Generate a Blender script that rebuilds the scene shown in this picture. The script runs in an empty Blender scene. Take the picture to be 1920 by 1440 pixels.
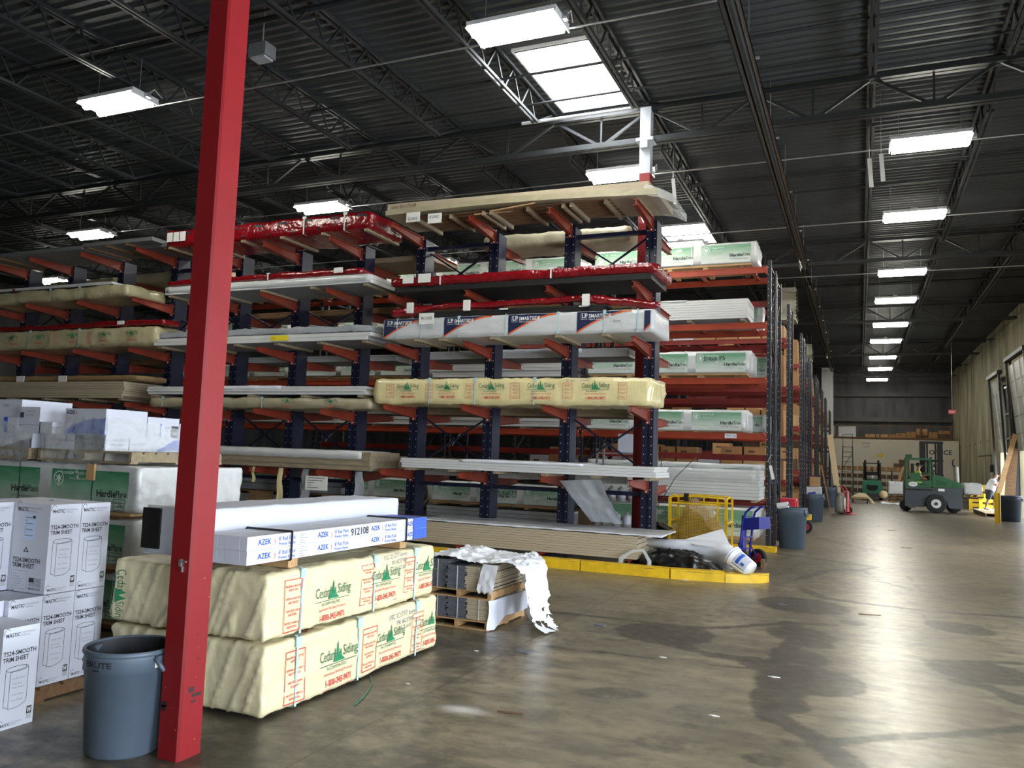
import bpy, bmesh, math, random
import numpy as np
from mathutils import Vector, Matrix, noise
random.seed(7)
S = bpy.context.scene
COL = S.collection

# ------------------------------------------------------------------ camera
F_PX, YAW, PITCH, ROLL, EYE = 1509.0, -0.409597, 0.0885475, 0.0349604, 1.75
def _cam_axes():
    cy, sy, cp, sp, cr, sr = math.cos(YAW), math.sin(YAW), math.cos(PITCH), math.sin(PITCH), math.cos(ROLL), math.sin(ROLL)
    f = Vector((sy*cp, cy*cp, sp)); r = Vector((cy, -sy, 0)); u = r.cross(f)
    return cr*r+sr*u, -sr*r+cr*u, f
RT, UP, FW = _cam_axes()
cam = bpy.data.objects.new('camera', bpy.data.cameras.new('camera'))
COL.objects.link(cam)
cam.data.sensor_width = 36.0
cam.data.lens = F_PX/1920*36
cam.data.clip_end = 300
cam.matrix_world = Matrix(((RT.x, UP.x, -FW.x, 0), (RT.y, UP.y, -FW.y, 0), (RT.z, UP.z, -FW.z, EYE), (0, 0, 0, 1)))
S.camera = cam

# ------------------------------------------------------------------ world, daylight, exposure
S.view_settings.view_transform = 'Standard'
S.view_settings.look = 'None'
S.view_settings.exposure = 1.52
S.view_settings.gamma = 1.0
S.view_settings.use_curve_mapping = False
W = bpy.data.worlds.new('world'); S.world = W; W.use_nodes = True
W.node_tree.nodes['Background'].inputs[0].default_value = (0.86, 0.93, 1.0, 1)
W.node_tree.nodes['Background'].inputs[1].default_value = 3.0

def area_light(name, loc, rot, sx, sy, power, color):
    l = bpy.data.lights.new(name, 'AREA'); l.shape = 'RECTANGLE'; l.size = sx; l.size_y = sy
    l.energy = power; l.color = color
    o = bpy.data.objects.new(name, l); o.location = loc; o.rotation_euler = rot; COL.objects.link(o)
    return o
DAY = (0.84, 0.92, 1.0)
# daylight through the open dock doors of the right wall (out of frame, beside and behind the camera)
DOORS_OPEN = ((-5.6, -2.2), (0.4, 3.8), (6.4, 9.8), (19.0, 22.4))
for a, b in DOORS_OPEN:
    area_light('dock_daylight', (6.3, (a+b)/2, 1.9), (0, math.radians(-90), math.radians(180)), 3.4, 3.2, 230 if b < 5 else (190 if b < 12 else 60), DAY)
area_light('dock_daylight', (6.3, 40.4, 1.3), (0, math.radians(-90), math.radians(180)), 2.2, 3.0, 55, DAY)

# ------------------------------------------------------------------ materials
def srgb(h):
    h = h.lstrip('#'); o = []
    for i in (0, 2, 4):
        c = int(h[i:i+2], 16)/255
        o.append(c/12.92 if c <= .04045 else ((c+.055)/1.055)**2.4)
    return (*o, 1)
M = {}
def mat(name, col, rough=.6, metal=0, spec=.5, var=0, vscale=6, bump=0, bscale=20, stretch=(1, 1, 1), coat=0, alpha=1, trans=0):
    m = bpy.data.materials.new(name); m.use_nodes = True; M[name] = m
    nt = m.node_tree; p = nt.nodes['Principled BSDF']
    c = srgb(col) if isinstance(col, str) else col
    p.inputs['Base Color'].default_value = c; p.inputs['Roughness'].default_value = rough
    p.inputs['Metallic'].default_value = metal; p.inputs['Specular IOR Level'].default_value = spec
    p.inputs['Coat Weight'].default_value = coat; p.inputs['Alpha'].default_value = alpha
    p.inputs['Transmission Weight'].default_value = trans
    if var or bump:
        tc = nt.nodes.new('ShaderNodeTexCoord'); mp = nt.nodes.new('ShaderNodeMapping')
        nt.links.new(tc.outputs['Object'], mp.inputs[0]); mp.inputs['Scale'].default_value = stretch
    if var:
        n = nt.nodes.new('ShaderNodeTexNoise'); n.inputs['Scale'].default_value = vscale; n.inputs['Detail'].default_value = 5
        nt.links.new(mp.outputs[0], n.inputs['Vector'])
        r = nt.nodes.new('ShaderNodeMapRange'); r.inputs[1].default_value = .3; r.inputs[2].default_value = .7
        r.inputs[3].default_value = 1-var; r.inputs[4].default_value = 1+var*.5
        nt.links.new(n.outputs[0], r.inputs[0])
        x = nt.nodes.new('ShaderNodeVectorMath'); x.operation = 'SCALE'; x.inputs[0].default_value = c[:3]
        nt.links.new(r.outputs[0], x.inputs['Scale']); nt.links.new(x.outputs[0], p.inputs['Base Color'])
    if bump:
        n = nt.nodes.new('ShaderNodeTexNoise'); n.inputs['Scale'].default_value = bscale; n.inputs['Detail'].default_value = 4
        nt.links.new(mp.outputs[0], n.inputs['Vector'])
        b = nt.nodes.new('ShaderNodeBump'); b.inputs['Strength'].default_value = bump; b.inputs['Distance'].default_value = .02
        nt.links.new(n.outputs[0], b.inputs['Height']); nt.links.new(b.outputs[0], p.inputs['Normal'])
    return m
def emis(name, col, strength, rough=.5):
    m = mat(name, col, rough); p = m.node_tree.nodes['Principled BSDF']
    p.inputs['Emission Color'].default_value = srgb(col) if isinstance(col, str) else col
    p.inputs['Emission Strength'].default_value = strength
    return m
mat('deck', '#404345', .55, .25, var=.12, vscale=.6)
mat('steel_dark', '#2c2e30', .5, .3, var=.15, vscale=2)
mat('steel_white', '#a9adb2', .5, var=.1)
mat('galv', '#b9bcbe', .35, .8, var=.15)
mat('chrome', '#c8c8c8', .22, 1)
mat('red_paint', '#7f171d', .42, spec=.35, var=.1, vscale=2.5, bump=.05, bscale=60)
mat('red_scuff', '#2c1114', .6)
mat('white_paint', '#cfd0d2', .5, var=.08)
mat('rack_blue', '#0e1530', .42, var=.3, vscale=5)
mat('rack_dark', '#1d222b', .45, var=.25, vscale=4)
mat('arm_orange', '#7f2f1c', .5, var=.25, vscale=5)
mat('rack_orange', '#96371f', .45, var=.18, vscale=4)
mat('rack_red', '#80231d', .5, var=.18, vscale=4)
mat('dot_white', '#d8d8d8', .5)
mat('yellow', '#e3b81c', .5, var=.18, vscale=7)
mat('yellow_bright', '#dfb51a', .45, var=.06)
mat('wood', '#b08d62', .75, var=.25, vscale=5, stretch=(.6, 6, 6), bump=.15, bscale=12)
mat('wood_dark', '#6f5336', .8, var=.3, vscale=5, stretch=(1, 5, 5))
mat('wood_grey', '#8f8168', .8, var=.25, vscale=4, stretch=(1, 5, 5))
mat('plywood', '#d9c49c', .7, var=.08)
mat('card', '#a67c50', .8, var=.12, vscale=3)
mat('card_dark', '#5b4634', .8, var=.15, vscale=3)
mat('card_light', '#b99468', .8, var=.1, vscale=3)
mat('cream', '#d2c8a4', .4, spec=.5, var=.05, vscale=3, bump=.6, bscale=7, stretch=(1, 1, .5))
mat('cream_dull', '#a39b80', .45, var=.15, vscale=4, bump=.5, bscale=8)
mat('cream_film', '#dccf9c', .24, spec=.7, var=.06, bump=.8, bscale=7, stretch=(1, 1, .6))
mat('cream_pale', '#b3ab88', .28, spec=.7, var=.1, bump=.9, bscale=7, stretch=(1, 1, .6))
mat('white_film', '#c6c8c9', .3, spec=.6, var=.07, bump=.5, bscale=7, stretch=(.6, 1, 1.5))
mat('white_board', '#c8c9c8', .5, var=.06, vscale=3)
mat('board_gap', '#77777a', .8)
mat('tan_board', '#aea18a', .65, var=.08, vscale=2, stretch=(1, 1, 12))
mat('tan_gap', '#6a5c4b', .8)
mat('grey_board', '#5b5e68', .7, var=.25, vscale=14)
mat('grey_gap', '#2c2e34', .8)
mat('grey_panel', '#66686b', .6, var=.1)
mat('brown_wrap', '#8d7350', .6, var=.15, bump=.5, bscale=9)
mat('red_film', '#7e0b16', .16, spec=.9, var=.3, vscale=9, bump=1.0, bscale=13)
mat('carton', '#c3c6d3', .55, var=.03)
mat('carton_side', '#c4c8d6', .55, var=.03)
mat('ink', '#20222a', .6)
mat('ink_grey', '#7d828c', .6)
mat('ink_green', '#1d7a4e', .5)
mat('ink_dkgreen', '#3c6b4c', .5)
mat('ink_red', '#c4473c', .5)
mat('ink_blue', '#2449a8', .5)
mat('ink_navy', '#1d2546', .45)
mat('ink_orange', '#cf5a2a', .5)
mat('ink_white', '#dfe2e4', .5)
mat('ink_cream', '#e0d5a8', .5)
mat('sticker_grey', '#a8acb4', .5)
mat('paper', '#dcdcd8', .6)
mat('label_blue', '#b9cbe6', .5)
mat('yellow_tag', '#e3cf2a', .5)
mat('strap_teal', '#a9c6cc', .4)
mat('strap_white', '#cfd3d0', .5)
mat('strap_black', '#1b1c1e', .5)
mat('strap_green', '#28604a', .4)
mat('bin_grey', '#53606f', .42, var=.1, vscale=4, bump=.05)
mat('bin_far', '#536170', .45, var=.08)
mat('bin_navy', '#2f3b4e', .5, var=.08)
mat('bin_inside', '#23282f', .6)
mat('black', '#0e0f11', .6)
mat('black_bag', '#0b0c0f', .3, spec=.6, bump=.35, bscale=12)
mat('rubber', '#141416', .75)
mat('hub_white', '#c9c9c6', .5)
mat('hub_red', '#a1202a', .45)
mat('lift_green', '#2a5a3c', .45, var=.08)
mat('lift_green_dark', '#1d4a30', .5)
mat('lift_teal', '#2c8466', .45, var=.08)
mat('lift_grey', '#3f454d', .5, var=.08)
mat('navy_truck', '#232a86', .35)
mat('red_truck', '#cf3a3a', .45)
mat('pink_red', '#d8324a', .4)
mat('tank', '#8f8e86', .4, .4, var=.2)
mat('skin', '#b58a74', .55)
mat('hair', '#1c1613', .7)
mat('shirt_white', '#dcdde2', .7)
mat('shorts', '#2c2f3a', .8)
mat('hivis', '#d2e23a', .6)
mat('heater_cream', '#c6c1ae', .5)
mat('concrete_dark', '#4c4c4a', .85, var=.2, vscale=1.2, bump=.2, bscale=5)
mat('partition', '#cfc8b8', .7, var=.05, vscale=.6)
mat('door_panel', '#9fa399', .45, var=.08, vscale=2)
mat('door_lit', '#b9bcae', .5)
mat('clear_film', '#e4e8ea', .15, spec=1.0, bump=1.0, bscale=9, alpha=.34)
mat('plastic_white', '#d8dbe2', .35, bump=.3, bscale=6)
mat('sheet_grey', '#9b9fa4', .4, var=.1, bump=.4, bscale=6)
mat('steel_can', '#c9cbcd', .3, .45)
mat('exit_red', '#d8525a', .5)
mat('azek_blue', '#2a55b8', .45)
mat('azek_navy', '#41444c', .5)
emis('tube_glow', (1.0, .97, .86, 1), 26)
emis('skylight_glow', (.93, .97, 1.0, 1), 9)
mesh_m = mat('mesh_film', '#b38d25', .5, var=.2, vscale=30, alpha=.8)

# printed wrap of the fibre cement bundles: green at the top fading to white below, as printed
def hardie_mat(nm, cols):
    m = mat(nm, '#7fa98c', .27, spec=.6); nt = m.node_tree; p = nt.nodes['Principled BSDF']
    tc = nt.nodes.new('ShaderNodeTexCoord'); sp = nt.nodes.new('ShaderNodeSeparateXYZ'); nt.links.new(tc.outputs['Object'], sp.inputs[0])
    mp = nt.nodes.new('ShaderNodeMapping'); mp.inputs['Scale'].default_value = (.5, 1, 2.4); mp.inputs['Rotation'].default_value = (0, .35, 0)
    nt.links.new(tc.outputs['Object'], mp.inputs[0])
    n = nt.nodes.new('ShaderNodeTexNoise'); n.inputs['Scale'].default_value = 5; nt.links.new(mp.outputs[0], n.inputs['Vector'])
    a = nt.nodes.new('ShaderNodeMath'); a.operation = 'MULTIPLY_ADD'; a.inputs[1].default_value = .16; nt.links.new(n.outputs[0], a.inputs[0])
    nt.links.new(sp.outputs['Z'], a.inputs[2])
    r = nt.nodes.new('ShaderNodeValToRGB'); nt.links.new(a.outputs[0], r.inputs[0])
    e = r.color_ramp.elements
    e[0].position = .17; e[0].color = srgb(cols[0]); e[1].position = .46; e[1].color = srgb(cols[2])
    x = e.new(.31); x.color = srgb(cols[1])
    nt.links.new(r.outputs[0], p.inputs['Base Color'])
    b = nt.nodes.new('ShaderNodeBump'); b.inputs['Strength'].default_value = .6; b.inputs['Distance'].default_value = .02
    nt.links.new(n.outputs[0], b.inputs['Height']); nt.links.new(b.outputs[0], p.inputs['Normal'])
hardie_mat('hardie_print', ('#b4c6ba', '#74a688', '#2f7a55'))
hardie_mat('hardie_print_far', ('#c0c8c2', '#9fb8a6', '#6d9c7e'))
mat('hardie_dark', '#2c6a4a', .35, var=.2, vscale=6, bump=.3, bscale=8)

# ------------------------------------------------------------------ mesh builder
V = Vector
X3, Y3, Z3 = V((1, 0, 0)), V((0, 1, 0)), V((0, 0, 1))
_txt = {}
def text_mesh(s, bold):
    k = (s, bold)
    if k not in _txt:
        c = bpy.data.curves.new('t', 'FONT'); c.body = s; c.size = 1; c.resolution_u = 2
        if bold: c.offset = .02
        o = bpy.data.objects.new('t', c); COL.objects.link(o)
        me = bpy.data.meshes.new_from_object(o)
        vs = [(v.co.x, v.co.y) for v in me.vertices]; fs = [tuple(p.vertices) for p in me.polygons]
        bpy.data.objects.remove(o); bpy.data.meshes.remove(me); bpy.data.curves.remove(c)
        w = max((v[0] for v in vs), default=.5)
        _txt[k] = (vs, fs, w)
    return _txt[k]

class MB:
    def __init__(s): s.v = []; s.f = []; s.mi = []; s.mats = []; s.sm = []
    def slot(s, m):
        if m not in s.mats: s.mats.append(m)
        return s.mats.index(m)
    def add(s, vs, fs, m, smooth=False):
        o = len(s.v); s.v += [tuple(v) for v in vs]; k = s.slot(m)
        for f in fs: s.f.append(tuple(i+o for i in f)); s.mi.append(k); s.sm.append(smooth)
        return s
    def box(s, x0, x1, y0, y1, z0, z1, m):
        return s.add([(x, y, z) for z in (z0, z1) for x, y in ((x0, y0), (x1, y0), (x1, y1), (x0, y1))],
                     [(3, 2, 1, 0), (4, 5, 6, 7), (0, 1, 5, 4), (1, 2, 6, 5), (2, 3, 7, 6), (3, 0, 4, 7)], m)
    def bar(s, p, q, w, h, m, up=None):
        p, q = V(p), V(q); d = (q-p).normalized(); up = V(up) if up else (Z3 if abs(d.z) < .9 else Y3)
        a = d.cross(up).normalized()*w/2; b = a.cross(d).normalized()*h/2
        return s.add([p-a-b, p+a-b, p+a+b, p-a+b, q-a-b, q+a-b, q+a+b, q-a+b],
                     [(0, 1, 2, 3), (7, 6, 5, 4), (0, 4, 5, 1), (1, 5, 6, 2), (2, 6, 7, 3), (3, 7, 4, 0)], m)
    def cyl(s, p, q, r0, r1, m, n=12, cap=True, smooth=True):
        p, q = V(p), V(q); d = (q-p).normalized(); a = d.orthogonal().normalized(); b = d.cross(a)
        vs = []
        for c, r in ((p, r0), (q, r1)):
            vs += [c+(a*math.cos(2*math.pi*i/n)+b*math.sin(2*math.pi*i/n))*r for i in range(n)]
        s.add(vs, [(i, (i+1) % n, n+(i+1) % n, n+i) for i in range(n)], m, smooth)
        if cap: s.add(vs, [tuple(range(n-1, -1, -1)), tuple(range(n, 2*n))], m)
        return s
    def tube(s, pts, r, m, n=8):
        pts = [V(p) for p in pts]; rings = []; a = None
        for i, p in enumerate(pts):
            d = (pts[min(i+1, len(pts)-1)]-pts[max(i-1, 0)]).normalized()
            a = d.orthogonal().normalized() if a is None else (a-d*a.dot(d)).normalized()
            b = d.cross(a); rr = r[i] if isinstance(r, (list, tuple)) else r
            rings.append([p+(a*math.cos(2*math.pi*k/n)+b*math.sin(2*math.pi*k/n))*rr for k in range(n)])
        vs = [v for g in rings for v in g]; L = len(pts)
        fs = [(j*n+k, j*n+(k+1) % n, (j+1)*n+(k+1) % n, (j+1)*n+k) for j in range(L-1) for k in range(n)]
        fs += [tuple(range(n-1, -1, -1)), tuple(range((L-1)*n, L*n))]
        return s.add(vs, fs, m, True)
    def lathe(s, prof, c, m, n=32, smooth=True, sx=1, sy=1):
        vs = [(c[0]+r*sx*math.cos(2*math.pi*k/n), c[1]+r*sy*math.sin(2*math.pi*k/n), c[2]+z) for r, z in prof for k in range(n)]
        fs = [(j*n+k, j*n+(k+1) % n, (j+1)*n+(k+1) % n, (j+1)*n+k) for j in range(len(prof)-1) for k in range(n)]
        return s.add(vs, fs, m, smooth)
    def prism(s, pts, d, m):
        """polygon pts (3D, planar) extruded by vector d"""
        n = len(pts); d = V(d); vs = [V(p) for p in pts]+[V(p)+d for p in pts]
        return s.add(vs, [tuple(range(n-1, -1, -1)), tuple(range(n, 2*n))]+[(i, (i+1) % n, n+(i+1) % n, n+i) for i in range(n)], m)
    def poly(s, pts, m): return s.add([V(p) for p in pts], [tuple(range(len(pts)))], m)
    def text(s, t, o, u, w, size, m, bold=False, center=False, maxw=None, fn=None):
        vs, fs, wd = text_mesh(t, bold); o, u, w = V(o), V(u), V(w)
        if maxw and wd*size > maxw: u = u*(maxw/(wd*size))
        sh = wd/2 if center else 0
        P = [o+u*((x-sh)*size)+w*(y*size) for x, y in vs]
        if fn: P = [fn(p) for p in P]
        return s.add(P, fs, m)
    def loop(s, pts, th, m, closed=True):
        """thin outline strip drawn in the plane of pts"""
        n = len(pts)
        nn = (V(pts[1])-V(pts[0])).cross(V(pts[2])-V(pts[1])).normalized()
        for i in range(n if closed else n-1):
            a, b = V(pts[i]), V(pts[(i+1) % n]); t = (b-a).normalized().cross(nn)*th/2
            s.poly([a-t, b-t, b+t, a+t], m)
        return s
    def build(s, name, parent=None, loc=(0, 0, 0), merge=False, rotz=0):
        me = bpy.data.meshes.new(name); me.from_pydata(s.v, [], s.f)
        for m in s.mats: me.materials.append(M[m])
        me.polygons.foreach_set('material_index', s.mi); me.polygons.foreach_set('use_smooth', s.sm)
        if merge:
            bm = bmesh.new(); bm.from_mesh(me); bmesh.ops.remove_doubles(bm, verts=bm.verts, dist=.0004); bm.to_mesh(me); bm.free()
        me.update()
        o = bpy.data.objects.new(name, me); COL.objects.link(o)
        o.location = loc; o.rotation_euler = (0, 0, rotz)
        if parent: o.parent = parent
        return o
def tag(o, label, cat, group=None):
    o['label'] = label; o['category'] = cat
    if group: o['group'] = group
    return o
def thing(name, label, cat, loc=(0, 0, 0), rotz=0, group=None):
    o = bpy.data.objects.new(name, None); COL.objects.link(o); o.empty_display_size = .1
    o.location = loc; o.rotation_euler = (0, 0, rotz)
    return tag(o, label, cat, group)
ORD = ['first', 'second', 'third', 'fourth', 'fifth', 'sixth', 'seventh', 'eighth', 'ninth', 'tenth', 'eleventh', 'twelfth', 'thirteenth', 'fourteenth', 'fifteenth', 'sixteenth', 'seventeenth', 'eighteenth', 'nineteenth']
def struct(o): o['kind'] = 'structure'; return o
def dup(root, loc, rotz=None, label=None, group=None):
    r = root.copy(); COL.objects.link(r); r.location = loc
    if rotz is not None: r.rotation_euler = (0, 0, rotz)
    if label: r['label'] = label
    if group: r['group'] = group
    for ch in list(root.children):
        c = ch.copy(); COL.objects.link(c); c.parent = r
        for g in ch.children:
            d = g.copy(); COL.objects.link(d); d.parent = c
    return r
def ray(px, py): return FW+RT*((px-960)/F_PX)-UP*((py-720)/F_PX)
def at_y(px, py, y): d = ray(px, py); return V((0, 0, EYE))+d*(y/d.y)
def at_x(px, py, x): d = ray(px, py); return V((0, 0, EYE))+d*(x/d.x)
def at_z(px, py, z): d = ray(px, py); return V((0, 0, EYE))+d*((z-EYE)/d.z)
def span(x0, x1, yt, yb, px, Y):
    """left/right pixel columns (at mid height) and top/bottom rows (read at column px) -> X0, X1, Z0, Z1 on the plane y = Y"""
    ym = (yt+yb)/2
    return at_y(x0, ym, Y).x, at_y(x1, ym, Y).x, at_y(px, yb, Y).z, at_y(px, yt, Y).z

# ================================================================== SETTING
WX, BX0, YB0, YB1, DZ = 5.8, -34.0, -8.0, 62.0, 8.45

# ---- floor with tyre marks and oil stains (their strength is stored per point)
def floor():
    xs = np.concatenate([np.arange(BX0, -6, 2.0), np.arange(-6, 5.8, .05), [5.8, 12.0]])
    ys = np.concatenate([np.arange(YB0, 2, 1.0), np.arange(2, 22, .05), np.arange(22, 44, .25), np.arange(44, 64, 1.0)])
    nx, ny = len(xs), len(ys); gx, gy = np.meshgrid(xs, ys)
    P = np.stack([gx.ravel(), gy.ravel()], 1)
    st = np.zeros(len(P)); brn = np.zeros(len(P))
    wob = np.array([noise.noise((x*1.7, y*1.7, 0))*.09+noise.noise((x*6, y*6, 3))*.04 for x, y in P])
    def dist(pts):
        d = np.full(len(P), 1e9)
        for a, b in zip(pts[:-1], pts[1:]):
            a, b = np.array(a), np.array(b); ab = b-a
            t = np.clip(((P-a)@ab)/max(ab@ab, 1e-9), 0, 1)
            d = np.minimum(d, np.linalg.norm(P-(a+t[:, None]*ab), axis=1))
        return d
    def w(px): return [tuple(at_z(x, y, 0)[:2]) for x, y in px]
    def stroke(px, width, k, soft=.035):
        nonlocal st
        d = dist(w(px))+wob*.6
        st = np.maximum(st, min(1, k*1.35)*np.clip((width/2+soft-d)/(2*soft), 0, 1))
    def blob(cx, cy, rx, ry, k, red=0, soft=.1):
        nonlocal st, brn
        c = at_z(cx, cy, 0); ex = at_z(cx+rx, cy, 0)-c; ey = at_z(cx, cy+ry, 0)-c
        a = ex.xy.length; b = ey.xy.length; u = np.array(ex.xy.normalized()); v = np.array([-u[1], u[0]])
        q = P-np.array(c.xy); r = np.sqrt(((q@u)/a)**2+((q@v)/b)**2)+wob*1.1
        m = np.clip((1+soft-r)/(2*soft), 0, 1)
        st = np.maximum(st, min(1, k*1.4)*m); brn = np.maximum(brn, red*m)
    # dark pools
    blob(1247, 1187, 88, 20, .62, .5); blob(1260, 1186, 48, 10, .75, .8)
    blob(1505, 1135, 72, 15, .6); blob(1520, 1275, 92, 27, .66, .5); blob(1500, 1268, 48, 14, .75, .8)
    blob(1800, 1178, 48, 12, .55); blob(1790, 1180, 28, 7, .75)
    blob(1838, 1260, 80, 21, .6, .3); blob(1822, 1257, 38, 10, .75, .5)
    blob(1500, 1190, 60, 14, .42, .4); blob(1500, 1230, 45, 16, .5); blob(1525, 1208, 32, 8, .6, .5)
    blob(1598, 1168, 24, 5, .5, .4); blob(1430, 1248, 40, 18, .5)
    blob(1460, 1310, 28, 25, .5); blob(1430, 1425, 40, 14, .4, .4); blob(1300, 1345, 60, 22, .22)
    blob(1150, 1300, 70, 12, .35); blob(1240, 1392, 55, 20, .28)
    # tyre marks
    stroke([(1020, 1147), (1110, 1155), (1240, 1170), (1330, 1178), (1480, 1168), (1560, 1172)], .12, .5)
    stroke([(1030, 1212), (1150, 1225), (1290, 1243), (1400, 1253), (1480, 1262)], .12, .5)
    stroke([(1500, 1103), (1545, 1122), (1640, 1134), (1760, 1148), (1920, 1158)], .16, .62)
    stroke([(1250, 1205), (1330, 1228), (1420, 1240), (1450, 1262)], .2, .5)
    stroke([(1480, 1168), (1500, 1190), (1470, 1225), (1440, 1260), (1430, 1310), (1450, 1345), (1520, 1378), (1570, 1415), (1610, 1450)], .2, .62)
    stroke([(1480, 1325), (1475, 1300), (1460, 1280)], .3, .55)
    stroke([(1570, 1390), (1680, 1382), (1780, 1378), (1920, 1365)], .13, .55)
    stroke([(1740, 1240), (1830, 1240), (1920, 1245)], .13, .5); stroke([(1800, 1278), (1860, 1290), (1925, 1318)], .2, .6)
    stroke([(1440, 1035), (1530, 1048), (1620, 1061)], .25, .42); stroke([(1625, 1060), (1640, 1064), (1615, 1070), (1560, 1068), (1500, 1085)], .18, .45)
    stroke([(1620, 1070), (1650, 1090), (1710, 1106)], .12, .4); stroke([(1540, 1010), (1600, 1025), (1640, 1032)], .3, .35)
    stroke([(1450, 1050), (1560, 1032), (1640, 1030)], .25, .3); stroke([(1700, 1080), (1730, 1110), (1755, 1118)], .08, .3)
    stroke([(1480, 1090), (1420, 1105), (1490, 1110)], .5, .35, .3)
    stroke([(1715, 1130), (1750, 1180), (1765, 1205)], .06, .3)
    stroke([(430, 1385), (450, 1425), (460, 1450)], .04, .6, .03)
    # the grimy dark strip near the wrapped lumber
    g = w([(380, 1440), (600, 1350), (760, 1250), (860, 1215)])
    d = dist(g); st = np.maximum(st, .62*np.clip(1.15-d*.9+wob*3, 0, 1))
    g = w([(0, 1420), (300, 1440), (700, 1440)]); d = dist(g); st = np.maximum(st, .5*np.clip(1.4-d*1.3+wob*3, 0, 1))
    d = dist([(-3.2, 6.5), (-1.6, 10)]); st = np.maximum(st, .3*np.clip(1.2-d+wob*3, 0, 1))
    d = dist([(-1.0, 13), (0.2, 22)]); st = np.maximum(st, .3*np.clip(1.3-d*.8+wob*3, 0, 1))
    # worn lighter streaks and far grey floor
    st = np.maximum(st, .38*np.clip((P[:, 1]-16)/12, 0, 1))
    # white spill
    c = at_z(868, 1331, 0); q = P-np.array(c.xy); wht = np.clip(1-np.sqrt((q[:, 0]/.22)**2+(q[:, 1]/.1)**2)+wob*2, 0, 1)
    idx = np.arange(nx*ny).reshape(ny, nx)
    F = np.stack([idx[:-1, :-1].ravel(), idx[:-1, 1:].ravel(), idx[1:, 1:].ravel(), idx[1:, :-1].ravel()], 1)
    me = bpy.data.meshes.new('floor')
    me.from_pydata([(x, y, 0) for x, y in P], [], F.tolist())
    for nm, arr in (('stain', st), ('brown', brn), ('spill', wht)):
        a = me.attributes.new(nm, 'FLOAT', 'POINT'); a.data.foreach_set('value', arr.astype(np.float32))
    o = bpy.data.objects.new('floor', me); COL.objects.link(o); struct(o)
    m = bpy.data.materials.new('floor_concrete'); m.use_nodes = True; nt = m.node_tree; N = nt.nodes; L = nt.links
    p = N['Principled BSDF']
    def noi(scale, det, stretch=(1, 1, 1)):
        tc = N.new('ShaderNodeTexCoord'); mp = N.new('ShaderNodeMapping'); mp.inputs['Scale'].default_value = stretch
        n = N.new('ShaderNodeTexNoise'); n.inputs['Scale'].default_value = scale; n.inputs['Detail'].default_value = det
        n.inputs['Roughness'].default_value = .62
        L.new(tc.outputs['Object'], mp.inputs[0]); L.new(mp.outputs[0], n.inputs['Vector']); return n.outputs[0]
    def ramp(src, a, b, ca, cb):
        r = N.new('ShaderNodeValToRGB'); e = r.color_ramp.elements; e[0].position = a; e[1].position = b; e[0].color = ca; e[1].color = cb
        L.new(src, r.inputs[0]); return r.outputs[0]
    def math_(op, a, b=None, c=None):
        x = N.new('ShaderNodeMath'); x.operation = op
        for i, s in enumerate((a, b, c)):
            if s is None: continue
            if isinstance(s, (int, float)): x.inputs[i].default_value = s
            else: L.new(s, x.inputs[i])
        return x.outputs[0]
    def mix(f, a, b, t='MIX'):
        x = N.new('ShaderNodeMix'); x.data_type = 'RGBA'; x.blend_type = t
        for i, s in ((0, f), (6, a), (7, b)):
            if isinstance(s, (int, float)): x.inputs[i].default_value = s
            elif isinstance(s, tuple): x.inputs[i].default_value = s
            else: L.new(s, x.inputs[i])
        return x.outputs[2]
    def attr(n):
        a = N.new('ShaderNodeAttribute'); a.attribute_name = n; return a.outputs['Fac']
    big = noi(.55, 6); fine = noi(9, 8); strk = noi(4.5, 8, (.6, 1.5, 1)); mid = noi(2.2, 7)
    base = mix(ramp(big, .35, .68, (0, 0, 0, 1), (1, 1, 1, 1)), srgb('#6a6150'), srgb('#978a71'))
    base = mix(ramp(strk, .42, .72, (0, 0, 0, 1), (1, 1, 1, 1)), base, srgb('#4f493d'))
    sp = ramp(noi(30, 6), .6, .7, (0, 0, 0, 1), (1, 1, 1, 1))
    base = mix(math_('MULTIPLY', sp, .5), base, srgb('#3c3a35'))
    base = mix(math_('MULTIPLY', ramp(mid, .58, .75, (0, 0, 0, 1), (1, 1, 1, 1)), .5), base, srgb('#a09479'))
    base = mix(math_('MULTIPLY', ramp(noi(1.3, 9, (.7, 1.3, 1)), .5, .63, (0, 0, 0, 1), (1, 1, 1, 1)), .42), base, srgb('#4a453c'))
    base = mix(math_('MULTIPLY', ramp(noi(5.5, 9), .54, .66, (0, 0, 0, 1), (1, 1, 1, 1)), .4), base, srgb('#38342e'))
    edge = math_('ADD', attr('stain'), math_('MULTIPLY', math_('SUBTRACT', noi(7, 9), .5), 1.1))
    s_ = math_('MULTIPLY', ramp(edge, .22, .62, (0, 0, 0, 1), (1, 1, 1, 1)), .74)
    s_ = math_('MULTIPLY', s_, math_('ADD', math_('MULTIPLY', fine, .7), .62))
    s_ = math_('MINIMUM', s_, .9)
    base = mix(s_, base, srgb('#181a1c'))
    base = mix(math_('MULTIPLY', attr('brown'), .35), base, srgb('#45362f'))
    # saw-cut joints
    sx = N.new('ShaderNodeSeparateXYZ'); tc = N.new('ShaderNodeTexCoord'); L.new(tc.outputs['Object'], sx.inputs[0])
    j = None
    for ax, val, wd in (('X', 3.0, .012), ('Y', 13.95, .02), ('X', -2.9, .008), ('Y', 20.6, .02), ('Y', 8.0, .006), ('Y', 27.3, .02)):
        dd = math_('ABSOLUTE', math_('SUBTRACT', math_('ADD', sx.outputs[ax], math_('MULTIPLY', mid, .02)), val+.01))
        t = math_('LESS_THAN', dd, wd); j = t if j is None else math_('MAXIMUM', j, t)
    base = mix(math_('MULTIPLY', j, .6), base, srgb('#1c1c1b'))
    base = mix(attr('spill'), base, srgb('#d5d5d3'))
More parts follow.
